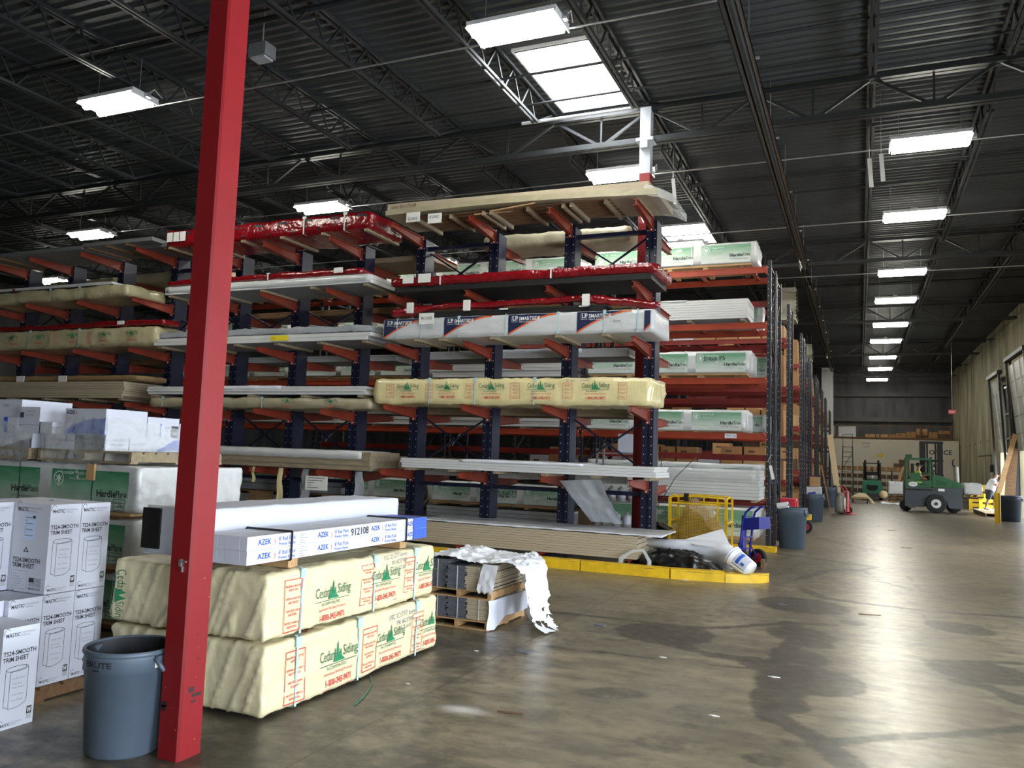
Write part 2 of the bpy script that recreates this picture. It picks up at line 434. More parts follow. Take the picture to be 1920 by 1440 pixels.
    L.new(base, p.inputs['Base Color'])
    rg = math_('ADD', math_('MULTIPLY', fine, .26), .2); rg = math_('ADD', rg, math_('MULTIPLY', s_, .06))
    L.new(rg, p.inputs['Roughness']); p.inputs['Specular IOR Level'].default_value = .4
    b = N.new('ShaderNodeBump'); b.inputs['Strength'].default_value = .12; b.inputs['Distance'].default_value = .01
    L.new(mid, b.inputs['Height']); L.new(b.outputs[0], p.inputs['Normal'])
    me.materials.append(m)
floor()

# ---- concrete wall material with vertical pour marks
def wall_mat(name, c1, c2):
    m = bpy.data.materials.new(name); m.use_nodes = True; M[name] = m; nt = m.node_tree; N = nt.nodes; L = nt.links
    tc = N.new('ShaderNodeTexCoord'); mp = N.new('ShaderNodeMapping'); mp.inputs['Scale'].default_value = (1, 1.1, .22); L.new(tc.outputs['Object'], mp.inputs[0])
    n = N.new('ShaderNodeTexNoise'); n.inputs['Scale'].default_value = 1.6; n.inputs['Detail'].default_value = 7; L.new(mp.outputs[0], n.inputs['Vector'])
    r = N.new('ShaderNodeValToRGB'); e = r.color_ramp.elements; e[0].position = .35; e[1].position = .65; e[0].color = srgb(c1); e[1].color = srgb(c2)
    L.new(n.outputs[0], r.inputs[0]); L.new(r.outputs[0], N['Principled BSDF'].inputs['Base Color'])
    N['Principled BSDF'].inputs['Roughness'].default_value = .85
    b = N.new('ShaderNodeBump'); b.inputs['Strength'].default_value = .08; L.new(n.outputs[0], b.inputs['Height']); L.new(b.outputs[0], N['Principled BSDF'].inputs['Normal'])
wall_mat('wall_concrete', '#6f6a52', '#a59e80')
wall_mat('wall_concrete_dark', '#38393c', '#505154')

# ---- walls
b = MB(); T = .25
holes = [(a, c, 4.0) for a, c in DOORS_OPEN]+[(33.4, 37.3, 2.75), (38.9, 42.1, 2.75)]
y = YB0
for a, c, h in sorted(holes):
    b.box(WX, WX+T, y, a, 0, DZ, 'wall_concrete'); b.box(WX, WX+T, a, c, h, DZ, 'wall_concrete'); y = c
b.box(WX, WX+T, y, YB1, 0, DZ, 'wall_concrete')
for k in range(7): b.cyl((WX-.01, 43.8+k*2.3, 3.3-.01*k), (WX+.02, 43.8+k*2.3, 3.3-.01*k), .07, .07, 'black', 8)
b.box(WX-.02, WX, 44.6, 49.5, 2.55, 2.6, 'concrete_dark'); b.box(WX-.02, WX, 44.6, 44.7, .3, 2.6, 'concrete_dark')
struct(b.build('wall_right'))
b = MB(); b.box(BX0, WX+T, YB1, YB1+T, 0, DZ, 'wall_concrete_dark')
for z in (5.0, 6.75): b.box(BX0, WX, YB1-.25, YB1, z, z+.28, 'concrete_dark')
struct(b.build('wall_back'))
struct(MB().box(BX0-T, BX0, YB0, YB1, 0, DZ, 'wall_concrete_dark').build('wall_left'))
struct(MB().box(BX0, WX+T, YB0-T, YB0, 0, DZ, 'wall_concrete').build('wall_front'))

# ---- corrugated roof deck with two skylight openings
SKY = [(-5.25, -3.97, 11.75, 14.08), (-5.32, -3.98, 22.3, 24.3)]
def deck():
    b = MB(); pitch = .2; y = YB0
    def strip(x0, x1, y):
        z = DZ
        prof = [(y, z), (y+.045, z), (y+.07, z-.04), (y+.13, z-.04), (y+.155, z), (y+pitch, z)]
        vs = [(x, py, pz) for x in (x0, x1) for py, pz in prof]; n = len(prof)
        b.add(vs, [(i, n+i, n+i+1, i+1) for i in range(n-1)], 'deck')
    while y < YB1:
        x0 = BX0
        for a, c, d, e in SKY:
            if d-.05 <= y < e-.05: strip(x0, a, y); x0 = c
        strip(x0, WX+T, y); y += pitch
    b.box(BX0-.3, WX+.3, YB0-.3, YB1+.3, DZ+.75, DZ+.8, 'deck')
    struct(b.build('ceiling'))
deck()
for i, (x0, x1, y0, y1) in enumerate(SKY):
    b = MB(); y0 -= .08; y1 += .06
    b.box(x0, x1, y0, y1, DZ+.22, DZ+.24, 'skylight_glow')
    for k in (.5,): b.box(x0, x1, y0+(y1-y0)*k-.012, y0+(y1-y0)*k+.012, DZ+.15, DZ+.21, 'white_paint')
    b.box(x0-.03, x0, y0-.03, y1+.03, DZ-.05, DZ+.75, 'white_paint'); b.box(x1, x1+.03, y0-.03, y1+.03, DZ-.05, DZ+.75, 'white_paint')
    b.box(x0, x1, y0-.03, y0, DZ-.05, DZ+.75, 'white_paint'); b.box(x0, x1, y1, y1+.03, DZ-.05, DZ+.75, 'white_paint')
    struct(b.build('window_%d' % (i+1)))

# ---- sectional dock doors in the right wall
def dock_door(n, ya, yb, zt):
    b = MB(); nx = 5; rows = 5; zb = 2.62
    for r in range(rows):
        z0 = zb+(zt-zb)*r/rows; z1 = zb+(zt-zb)*(r+1)/rows-.02
        x0 = WX-.06-.3*r/rows; x1 = WX-.06-.3*(r+1)/rows
        mt = 'door_lit' if r == 0 and n == 1 else 'door_panel'  # lowest row of the first door: daylight painted in as a paler colour
        b.prism([(x0, ya, z0), (x0, yb, z0), (x1, yb, z1), (x1, ya, z1)], (.05, 0, 0), mt)
        for k in range(1, 3):
            yy = ya+(yb-ya)*k/3; b.bar((x0-.015, yy, z0), (x1-.015, yy, z1), .05, .03, 'white_paint')
    for yy in (ya-.05, yb+.05): b.bar((WX-.1, yy, 0), (WX-.42, yy, zt+.25), .08, .1, 'steel_dark')
    b.box(WX-.5, WX-.3, ya-.2, yb+.2, zt+.15, zt+.3, 'steel_dark')
    struct(b.build('door_%d' % n))
dock_door(1, 39.2, 41.9, 5.75); dock_door(2, 33.4, 37.2, 6.0)
b = MB()
b.box(WX-.22, WX, 37.35, 38.8, 0, 5.9, 'steel_dark'); b.box(WX-.3, WX-.22, 37.35, 37.55, 0, 6.2, 'wood_grey')
for z in (3.1, 4.1, 5.2): b.box(WX-.3, WX-.2, 37.6, 38.7, z, z+.08, 'galv')
struct(b.build('trim_1'))

# ================================================================== ROOF STEEL
JX = [3.95, 2.05, .2, -1.65, -3.57, -5.45, -7.48, -9.5, -11.5, -13.5, -15.5, -17.5, -19.5, -21.5, -23.5, -25.5, -27.5, -29.5]
GY = [3.6, 14.25, 24.85, 35.4, 46.0, 56.6]
def make_joist():
    r = thing('roof_joist', 'dark open-web roof joist nearest the right wall, beyond the first girder', 'roof joist', (JX[0], GY[0], 0), 0, 'open-web joists between the girders')
    L = 10.6; zt, zb = 8.36, 7.86
    a = MB(); [a.bar((s*.05, .05, zt), (s*.05, L-.05, zt), .045, .06, 'steel_dark') for s in (-1, 1)]; a.build('top_chord', r)
    a = MB(); [a.bar((s*.04, 1.0, zb), (s*.04, L-1.0, zb), .04, .05, 'steel_dark') for s in (-1, 1)]; a.build('bottom_chord', r)
    a = MB(); n = 12; ys = [1.0+(L-2)*i/n for i in range(n+1)]
    for i in range(n):
        a.bar((0, ys[i], zb), (0, (ys[i]+ys[i+1])/2, zt), .028, .028, 'steel_dark'); a.bar((0, (ys[i]+ys[i+1])/2, zt), (0, ys[i+1], zb), .028, .028, 'steel_dark')
    a.bar((0, .1, zt), (0, 1.0, zb), .03, .03, 'steel_dark'); a.bar((0, L-.1, zt), (0, L-1.0, zb), .03, .03, 'steel_dark')
    a.build('web', r)
    return r
j0 = make_joist(); first = True
for gy in GY[:-1]+[-7.0]:
    for x in JX:
        if first: first = False; continue
        if gy < 0 and x > -40: continue
        if gy > 40 and x < -4: continue
        if gy > 20 and x < -12: continue
        dup(j0, (x, gy, 0), label='dark open-web roof joist, %s from the right wall, beyond the %s girder' % (ORD[JX.index(x)], ORD[GY.index(gy)]))
def girder(gy, n):
    where = ['above the near red column', 'carried by the red and white column', 'second beyond the red and white column', 'third beyond the red and white column', 'fourth beyond the red and white column', 'last before the dark back wall'][n]
    r = thing('roof_girder', 'long steel truss girder spanning the hall, '+where, 'girder', (0, gy, 0), 0)
    x0, x1 = (-32 if n < 3 else -14), WX
    zt, zb = 8.26, 7.66
    a = MB(); [a.bar((x0, s*.06, zt), (x1, s*.06, zt), .09, .09, 'steel_dark') for s in (-1, 1)]; a.build('top_chord', r)
    a = MB(); [a.bar((x0, s*.06, zb), (x1-.3, s*.06, zb), .08, .1, 'steel_dark') for s in (-1, 1)]; a.build('bottom_chord', r)
    a = MB()
    for p, q in zip(JX[:-1], JX[1:]):
        if q < x0: break
        m = (p+q)/2
        a.bar((p, 0, zt), (m, 0, zb), .05, .05, 'steel_dark'); a.bar((m, 0, zb), (q, 0, zt), .05, .05, 'steel_dark'); a.bar((m, 0, zb), (m, 0, zt), .035, .035, 'steel_dark')
    a.build('web', r)
for i, gy in enumerate(GY): girder(gy, i)

# bridging rods and pipes that run across the hall
def cross_pipe(name, y, z, r, m, label, x0=-31, x1=WX, cat='pipe', grp=None, hang=False):
    b = MB(); b.cyl((x0, y, z), (x1, y, z), r, r, m, 8)
    if hang:
        for x in JX[::2]: b.box(x-.02, x+.02, y-.03, y+.03, z, 7.86, m)
    tag(b.build(name), label, cat, grp)
cross_pipe('electrical_conduit', 10.15, 7.74, .016, 'galv', 'thin grey conduit across the hall beside the nearest ceiling light', cat='conduit')
cross_pipe('electrical_conduit', 16.2, 7.74, .016, 'galv', 'thin grey conduit across the hall just beyond the first girder', cat='conduit')
cross_pipe('electrical_conduit', 21.0, 7.74, .016, 'galv', 'thin grey conduit crossing at the second light of the right row', cat='conduit')
cross_pipe('electrical_conduit', 26.8, 7.74, .02, 'galv', 'thin grey conduit crossing at the third light of the right row', cat='conduit')
cross_pipe('sprinkler_pipe', 13.4, 7.95, .03, 'steel_white', 'pale sprinkler pipe under the big skylight', cat='pipe', x0=-5.8, x1=-3.6)
for i, yy in enumerate((6.9, 8.8, 11.6, 13.0, 17.6, 19.4, 22.9, 29.0, 32.5, 38.5, 43, 49.5, 53)):
    cross_pipe('roof_bridging', yy, 8.1 if i % 2 else 7.93, .022, 'steel_dark', 'thin dark bridging bar across the roof joists, %s from the camera' % ORD[i], cat='bridging bar', grp='bridging bars across the joists', x0=-31 if yy < 25 else -10)
for i, yy in enumerate((9.15, 18.5, 30.6)):
    cross_pipe('sprinkler_line', yy, 8.2, .045, 'steel_dark', ['black sprinkler pipe across the roof nearest the camera', 'black sprinkler pipe across the roof behind the first girder', 'black sprinkler pipe across the roof far down the aisle'][i], cat='pipe')

# radiant tube heater running down the hall
def tube_heater(x, y0, y1, z, label):
    r = thing('tube_heater', label, 'heater', (x, y0, z))
    b = MB(); n = 10
    pr = [(-.13, 0), (-.1, .1), (-.04, .15), (.04, .15), (.1, .1), (.13, 0)]; L = y1-y0
    b.add([(px, yy, pz) for yy in (0, L) for px, pz in pr]+[(px*.93, yy, pz*.93-.005) for yy in (0, L) for px, pz in pr],
          [(i, i+1, 6+i+1, 6+i) for i in range(5)]+[(12+i, 18+i, 18+i+1, 12+i+1) for i in range(5)], 'chrome')
    b.build('reflector', r)
    b = MB(); b.cyl((0, .2, .04), (0, L-.2, .04), .05, .05, 'steel_dark', 12); b.build('burner_tube', r)
    b = MB(); k = 1.2
    while k < L: b.box(-.15, .15, k-.015, k+.015, .14, .17, 'galv'); b.cyl((0, k, .15), (0, k, 8.45-z), .006, .006, 'galv', 6); k += 3
    b.build('hanger', r)
tube_heater(-1.42, 4.0, 23.9, 7.25, 'long shiny tube heater hanging over the edge of the aisle')
tube_heater(-1.42, 26.0, 44.0, 7.25, 'far length of shiny tube heater beyond the unit heater')

# ---- strip light fixtures
def make_light():
    r = thing('ceiling_light', 'x', 'ceiling light', (0, 0, 7.6), 0, 'twin-tube strip lights under the roof')
    b = MB(); b.box(-.66, .66, -.27, .27, .05, .11, 'white_paint'); b.prism([(-.66, -.27, .05), (-.66, .27, .05), (-.66, .31, 0), (-.66, -.31, 0)], (.02, 0, 0), 'white_paint')
    b.prism([(.64, -.27, .05), (.64, .27, .05), (.64, .31, 0), (.64, -.31, 0)], (.02, 0, 0), 'white_paint')
    b.box(-.07, .07, -.06, .06, .11, .2, 'white_paint'); b.build('housing', r)
    for s in (-1, 1):
        b = MB(); b.tube([(-.62, s*.145, .0), (.62, s*.145, .0)], .07, 'tube_glow', 8); b.build('lamp_tube', r)
    b = MB(); b.box(.66, .74, -.04, .04, .02, .1, 'galv'); b.tube([(.7, 0, .08), (.74, .1, .2), (.7, .3, .14)], .008, 'white_paint', 5); b.build('wire_box', r)
    b = MB(); [b.cyl((s*.5, 0, .11), (s*.5, 0, .75), .006, .006, 'galv', 5) for s in (-1, 1)]; b.build('hanger', r)
    return r
LIGHTS = [(1.17, 15.8, 'nearest strip light of the long row above the aisle'), (1.17, 20.4, 'second strip light of the long row above the aisle'),
 (1.17, 26.3, 'third strip light of the long row above the aisle'), (1.15, 30.7, 'fourth strip light of the long row above the aisle'),
 (1.15, 35.9, 'fifth strip light of the long row above the aisle'), (1.1, 40.6, 'sixth strip light of the long row above the aisle'),
 (1.12, 46.5, 'seventh strip light of the long row above the aisle'), (1.1, 52.0, 'last but one strip light of the long row above the aisle'),
 (1.05, 58.4, 'farthest strip light of the long row above the aisle'),
 (-4.33, 9.73, 'big twin-tube light hanging beside the near skylight'), (-4.55, 15.73, 'strip light behind the top of the red and white column'),
 (-11.86, 9.64, 'strip light left of the near red column'), (-12.04, 15.74, 'strip light just above the red wrapped top bundle'),
 (-20.14, 15.87, 'strip light low at left above the grey panels'), (-27.5, 20.2, 'farthest left strip light, seen between rack levels'),
 (-4.5, 21.6, 'hidden strip light added for its light above the pallet racks'), (-12.1, 21.6, 'hidden strip light added for its light far behind the middle racks'), (-20.1, 21.6, 'hidden strip light added for its light far behind the left racks'),  # three hidden fixtures, added to light the space behind the racks
 (1.17, 4.6, 'unseen strip light added behind the camera to light the foreground')]  # out of view, added to light the foreground
l0 = make_light()
for i, (x, y, lb) in enumerate(LIGHTS):
    o = l0 if i == 0 else dup(l0, (x, y, 7.6)); o.location = (x, y, 7.6); o['label'] = lb

# unit heaters, dark box, exit sign, hanging strips
def unit_heater(x0, x1, y0, y1, z0, z1, label):
    r = thing('unit_heater', label, 'heater', ((x0+x1)/2, (y0+y1)/2, z0)); w, d, h = (x1-x0)/2, (y1-y0)/2, z1-z0
    MB().box(-w, w, -d, d, 0, h, 'heater_cream').build('cabinet', r)
    b = MB(); [b.box(w, w+.03, -d+.05, d-.05, .08+k*h/9, .1+k*h/9+.02, 'black') for k in range(8)]; b.build('grille', r)
    b = MB(); [b.cyl((s*w*.7, 0, h), (s*w*.7, 0, 8.4-z0), .01, .01, 'galv', 6) for s in (-1, 1)]; b.build('hanger', r)
unit_heater(-2.57, -2.09, 30, 31, 6.93, 8.1, 'cream box heater hanging above the end of the pallet racks')
unit_heater(-2.5, -2.22, 43, 43.8, 7.05, 7.9, 'small far cream box heater above the distant racks')
p = at_z(492, 92, 7.75)
r = thing('emergency_light', 'unlit grey box fixture on the roof beside the near red column', 'light fixture', (p.x, p.y, 7.6))
MB().box(-.16, .16, -.12, .12, 0, .2, 'grey_panel').build('housing', r)
MB().box(-.13, .13, -.1, .1, -.03, 0, 'sheet_grey').build('lens', r); MB().cyl((0, 0, .2), (0, 0, .8), .012, .012, 'galv').build('hanger', r)
r = thing('exit_sign', 'small red exit sign hanging on a long rod before the right wall', 'exit sign', (4.18, 45, 4.55))
MB().box(-.16, .16, -.03, .03, 0, .2, 'exit_red').text('EXIT', (-.12, -.034, .05), X3, Z3, .13, 'ink_white', True, maxw=.24).build('panel', r)
MB().cyl((0, 0, .2), (0, 0, 3.88), .012, .012, 'galv').build('rod', r)
for px, y0, y1, Y, lb in ((1630, 297, 351, 15.2, 'pale paper strip hanging from a roof joist, left of the pair'), (1652, 288, 340, 15.0, 'pale paper strip hanging from a roof joist, right of the pair'), (1262, 335, 383, 15.5, 'pale paper strip hanging from a joist beside the red and white column')):
    a, c = at_y(px, y0, Y), at_y(px+4, y1, Y)
    tag(MB().bar((a.x, Y, a.z), (c.x, Y, c.z), .07, .006, 'paper', up=(0, 1, 0)).cyl((a.x, Y, a.z), (a.x, Y, 8.44), .004, .004, 'galv', 5).build('hanging_strip'), lb, 'strip')

# ================================================================== COLUMNS
def column(x, y, label, near):
    r = thing('steel_column', label, 'column', (x, y, 0)); h = 8.26
    b = MB()
    if near:
        hw, hd, c = .08, .09, .012
        pts = [(-hw+c, -hd), (hw-c, -hd), (hw, -hd+c), (hw, hd-c), (hw-c, hd), (-hw+c, hd), (-hw, hd-c), (-hw, -hd+c)]
        vs = [(px, py, z) for z in (0, h) for px, py in pts]; n = 8
        b.add(vs, [(i, (i+1) % n, n+(i+1) % n, n+i) for i in range(n)], 'red_paint')
        random.seed(3)
        for k in range(18):                                   # chips and scrapes in the paint
            z = abs(random.gauss(0, .5))+.05; w = random.uniform(.002, .006); hh = w*random.uniform(.5, 2.5)
            m = 'red_scuff' if random.random() < .6 else 'ink_cream'
            if m == 'ink_cream': w *= .4; hh *= .5
            if random.random() < .5: u = random.uniform(-.06, .06); b.box(u-w, u+w, -hd-.0006, -hd, z, z+hh, m)
            else: u = random.uniform(-.07, .07); b.box(hw, hw+.0006, u-w, u+w, z, z+hh, m)
        for z, u, w, hh in ((.33, .02, .035, .02), (.36, -.02, .02, .03), (.30, .0, .02, .012)): b.box(hw, hw+.0008, u-w, u+w, z, z+hh, 'red_scuff')
        for z, u in ((.26, -.05), (.28, -.04)): b.box(u-.02, u+.02, -hd-.0008, -hd, z, z+.03, 'red_scuff')
        b.build('shaft', r)
        q = MB(); q.box(.0, .018, -.1, -.088, 1.06, 1.1, 'galv'); q.box(.012, .05, -.1, -.09, 1.085, 1.093, 'galv'); q.box(.02, .028, -.1, -.09, 1.03, 1.06, 'galv'); q.build('bolt_clip', r)
    else:
        b.box(-.1, .1, -.1, .1, 0, 7.0, 'red_paint'); b.box(-.1, .1, -.1, .1, 7.0, h, 'steel_white')
        q = V((-.0, -.102, 6.05))
        b.poly([(-.03, -.103, 6.2), (.03, -.103, 6.2), (.03, -.103, 6.62), (.05, -.103, 6.72), (-.05, -.103, 6.72), (-.03, -.103, 6.62)], 'ink_white')
        b.poly([(0, -.103, 6.05), (.06, -.103, 6.2), (-.06, -.103, 6.2)], 'ink_white')
        b.build('shaft', r)
        MB().box(-.07, .07, -.2, -.1, 7.45, 7.58, 'steel_white').box(-.16, .16, -.16, .16, 7.6, 7.66, 'steel_white').build('junction_box', r)
column(-3.54, 3.61, 'tall red steel column in the foreground beside the trash can', True)
column(-3.62, 14.2, 'red column with white top and arrow behind the lumber rack', False)
r = thing('concrete_post', 'pale whitish column beyond the far end of the racks', 'column', (-1.95, 56.5, 0)); MB().box(-.35, .35, -.2, .2, 0, 8.2, 'white_paint').build('shaft', r)

# ================================================================== HELPERS FOR WRAPPED LOADS
class Face:
    """a flat or wrinkled side of a thing on which print and stickers sit"""
    def __init__(s, mb, O, U, W, N, fn=None, eps=.0025): s.mb, s.O, s.U, s.W, s.N, s.fn, s.eps = mb, V(O), V(U), V(W), V(N), fn, eps; s.umax = 1e9
    def P(s, u, v, k=1):
        p = s.O+s.U*u+s.W*v
        return p+s.N*(s.eps*k+(s.fn(p) if s.fn else 0))
    def text(s, t, u, v, size, m, bold=False, center=False, maxw=None, k=2, rot=0):
        vs, fs, wd = text_mesh(t, bold); sx = size
        if maxw and wd*size > maxw: sx = maxw/wd
        sh = wd/2 if center else 0; c, q = math.cos(rot), math.sin(rot)
        Q = [(u+c*(x-sh)*sx-q*y*size, v+q*(x-sh)*sx+c*y*size) for x, y in vs]
        s.mb.add([s.P(min(a, s.umax), e, k) for a, e in Q], [g for g in fs if all(Q[i][0] < s.umax and Q[i][1] > .008 for i in g)], m)
    def poly(s, pts, m, k=1):
        if max(q[0] for q in pts) > s.umax or min(q[1] for q in pts) < .012: return
        s.mb.add([s.P(u, v, k) for u, v in pts], [tuple(range(len(pts)))], m)
    def rect(s, u0, u1, v0, v1, m, k=1, n=1, nv=1):
        vs = [s.P(u0+(u1-u0)*i/n, v0+(v1-v0)*j/nv, k) for j in range(nv+1) for i in range(n+1)]
        s.mb.add(vs, [(j*(n+1)+i, j*(n+1)+i+1, (j+1)*(n+1)+i+1, (j+1)*(n+1)+i) for j in range(nv) for i in range(n)], m, n > 1)
    def strip(s, rows, m, k=1, nv=1):
        """rows of (u, vlow, vhigh)"""
        vs = [s.P(u, a+(c-a)*j/nv, k) for u, a, c in rows for j in range(nv+1)]; q = nv+1
        s.mb.add(vs, [(i*q+j, (i+1)*q+j, (i+1)*q+j+1, i*q+j+1) for i in range(len(rows)-1) for j in range(nv)], m, True)
    def outline(s, pts, th, m, k=1, closed=True):
        n = len(pts)
        for i in range(n if closed else n-1):
            a, b = pts[i], pts[(i+1) % n]; du, dv = b[0]-a[0], b[1]-a[1]; L = math.hypot(du, dv) or 1; ex, ey = -dv/L*th/2, du/L*th/2
            s.poly([(a[0]+ex, a[1]+ey), (b[0]+ex, b[1]+ey), (b[0]-ex, b[1]-ey), (a[0]-ex, a[1]-ey)][::-1], m, k)

def crumple(seed, amp, vert=.0):
    o = V((seed*7.1, seed*3.3, seed*1.7))
    def f(p):
        q = V(p)
        a = noise.noise(V((q.x*2.2+q.z*3.0, q.y*2.2, q.z*4-q.x*1.5))+o)
        r = (1-min(1, abs(noise.noise(V((q.x*3.0-q.z*4.6, q.y*6.0, q.z*2.2+q.x*2.4))+o))*3))**2.5
        r2 = (1-min(1, abs(noise.noise(V((q.x*5+q.z*5, q.y*8.5, q.z*1.8-q.x*5))+o*2))*3))**3
        return amp*(a*1.2+r*.85+r2*.6-.35)
    return f
def soft_box(mb, L, D, H, m, fn, seg=.06, r=.025, z0=0, taper=0, endamp=1):
    """wrinkled box with rounded edges, origin at bottom centre"""
    hx, hy = L/2, D/2
    def mp(p):
        q = V((max(-hx+r, min(hx-r, p.x)), max(-hy+r, min(hy-r, p.y)), max(z0+r, min(z0+H-r, p.z)))); n = p-q
        if n.length < 1e-6: return p
        n.normalize(); a = fn(p) if fn else 0
        if abs(n.x) > .7: a *= endamp
        return q+n*(r+a)
    def side(A, U, W, lu, lw):
        nu, nv = max(1, round(lu/seg)), max(1, round(lw/seg))
        vs = [mp(V(A)+V(U)*lu*i/nu+V(W)*lw*j/nv) for j in range(nv+1) for i in range(nu+1)]
        mb.add(vs, [(j*(nu+1)+i, j*(nu+1)+i+1, (j+1)*(nu+1)+i+1, (j+1)*(nu+1)+i) for j in range(nv) for i in range(nu)], m, True)
    side((-hx, -hy, z0), X3, Z3, L, H); side((hx, hy, z0), -X3, Z3, L, H)
    side((hx, -hy, z0), Y3, Z3, D, H); side((-hx, hy, z0), -Y3, Z3, D, H)
    side((-hx, -hy, z0+H), X3, Y3, L, D); side((-hx, hy, z0), X3, -Y3, L, D)

def cedar_logo(f, u, v, s, crooked=0):
    """u, v = centre of the logo; s = its width"""
    g = 'ink_green'; q = s
    f.text('Cedar', u-.5*q, v, .25*q, 'ink_dkgreen', maxw=.4*q); f.text('Siding', u+.15*q, v+.02*q, .25*q, 'ink_dkgreen', maxw=.42*q)
    for dx, h, w in ((-.065, .2, .05), (.015, .3, .055), (.085, .17, .05)):
        cx = u+dx*q; h *= q; w *= q; b = v-.02*q
        for t in range(4):
            y0 = b+h*(.05+t*.22); ww = w*(1-.2*t); f.poly([(cx-ww, y0), (cx+ww, y0), (cx, y0+h*.36)], g, 2+.1*t)
    f.poly([(u-.12*q, v-.05*q), (u+.22*q, v-.05*q), (u+.08*q, v+.05*q), (u-.08*q, v+.05*q)], g, 2)
    f.rect(u-.5*q, u+.55*q, v-.075*q, v-.065*q, 'ink_dkgreen', 2)
    f.text('INCORPORATED', u-.32*q, v-.15*q, .075*q, 'ink_dkgreen', maxw=.8*q)
    f.text('Specialized Building Products', u-.38*q, v-.24*q, .07*q, 'ink_red', maxw=.85*q)
    f.text('1-800-345-9471', u-.34*q, v-.42*q, .15*q, 'ink_red', True, maxw=.75*q)
    for k in (-.4, .32): f.outline([(u+k*q, v-.66*q), (u+(k+.17)*q, v-.66*q), (u+(k+.17)*q, v-.48*q), (u+k*q, v-.48*q)], .006*q, 'ink_red', 2)
def cedar_notice(f, u, v, w, h):
    f.outline([(u, v), (u+w, v), (u+w, v+h), (u, v+h)], .006*w/.18, 'ink_red', 2)
    L = (('MATERIAL MUST BE', 'KEPT DRY'), ('SHIPPING WRAP ONLY', 'MUST BE SLIT'), ('VENTED UPON', 'DELIVERY'), ('PROTECT FROM ALL', 'MOISTURE'))
    for i, (a, b) in enumerate(L):
        y = v+h-(i+.62)*h/4.2
        f.text(a, u+w/2, y, h*.062, 'ink_red', True, True, maxw=w*.85); f.text(b, u+w/2, y-h*.075, h*.062, 'ink_red', True, True, maxw=w*.6)
def jh_logo(f, u, v, s, m='ink_white'):
    n = 20; f.outline([(u+s*math.cos(2*math.pi*i/n), v+s*math.sin(2*math.pi*i/n)) for i in range(n)], s*.14, m, 2)
    f.poly([(u-.15*s, v-.7*s), (u+.15*s, v-.7*s), (u+.15*s, v+.5*s), (u-.15*s, v+.5*s)], m, 2)
    for k in (-1, 1): f.outline([(u+k*.6*s, v-.35*s), (u+k*.15*s, v-.05*s), (u+k*.6*s, v+.35*s)], s*.16, m, 2, False)
def strap(par, u, L, D, H, fn, z0=0, m='strap_teal', w=.022, clip=True, r=.02, wide=False):
    """band around the bundle at x = u (local)"""
    b = MB(); pts = []
    def off(p, n): return V(p)+V(n)*(.006+(max(0, fn(V(p))) if fn else 0))
    n = max(3, int(H/.08))
    pts += [off((u, -D/2, z0+H*k/n), (0, -1, 0)) for k in range(n+1)]
    pts += [V((u, -D/2+.02, z0+H+.012)), V((u, D/2-.02, z0+H+.012)), V((u, D/2+.006, z0+H-.01)), V((u, D/2+.006, z0)), V((u, 0, z0-.008)), V((u, -D/2+.01, z0-.008))]
    N = len(pts)
    vs = [p+X3*s for p in pts for s in (-w/2, w/2)]
    b.add(vs, [(2*i, 2*i+1, (2*i+3) % (2*N), (2*i+2) % (2*N)) for i in range(N)], m)
    if clip:
        f = off((u, -D/2, z0+H*.93), (0, -1, 0)); b.box(u-w*1.1, u+w*1.5, f.y-.006, f.y+.005, z0+H*.86, z0+H+.004, m)
    return b.build('strap', par)
def skid(par, L, D, h, n=4, m='wood', ends='wood_dark'):
    for k in range(n):
        x = -L/2+.12+(L-.24)*k/(n-1)
        b = MB(); b.box(x-.04, x+.04, -D/2+.01, D/2-.01, -h, -.002, m); b.build('skid_block', par)
def board_stack(par, L, D, z0, H, m, gap, layers, jit=.004, name='boards', seed=1):
    rnd = random.Random(seed); b = MB(); t = H/layers
    b.box(-L/2+.02, L/2-.02, -D/2+.012, D/2-.012, z0+.001, z0+H-.002, gap)
    for i in range(layers):
        a, c, e = rnd.uniform(-jit, jit), rnd.uniform(-jit, jit)*3, rnd.uniform(0, jit)
        b.box(-L/2+c, L/2+c, -D/2-a, D/2-e, z0+i*t+t*.1, z0+(i+1)*t, m)
    return b.build(name, par)

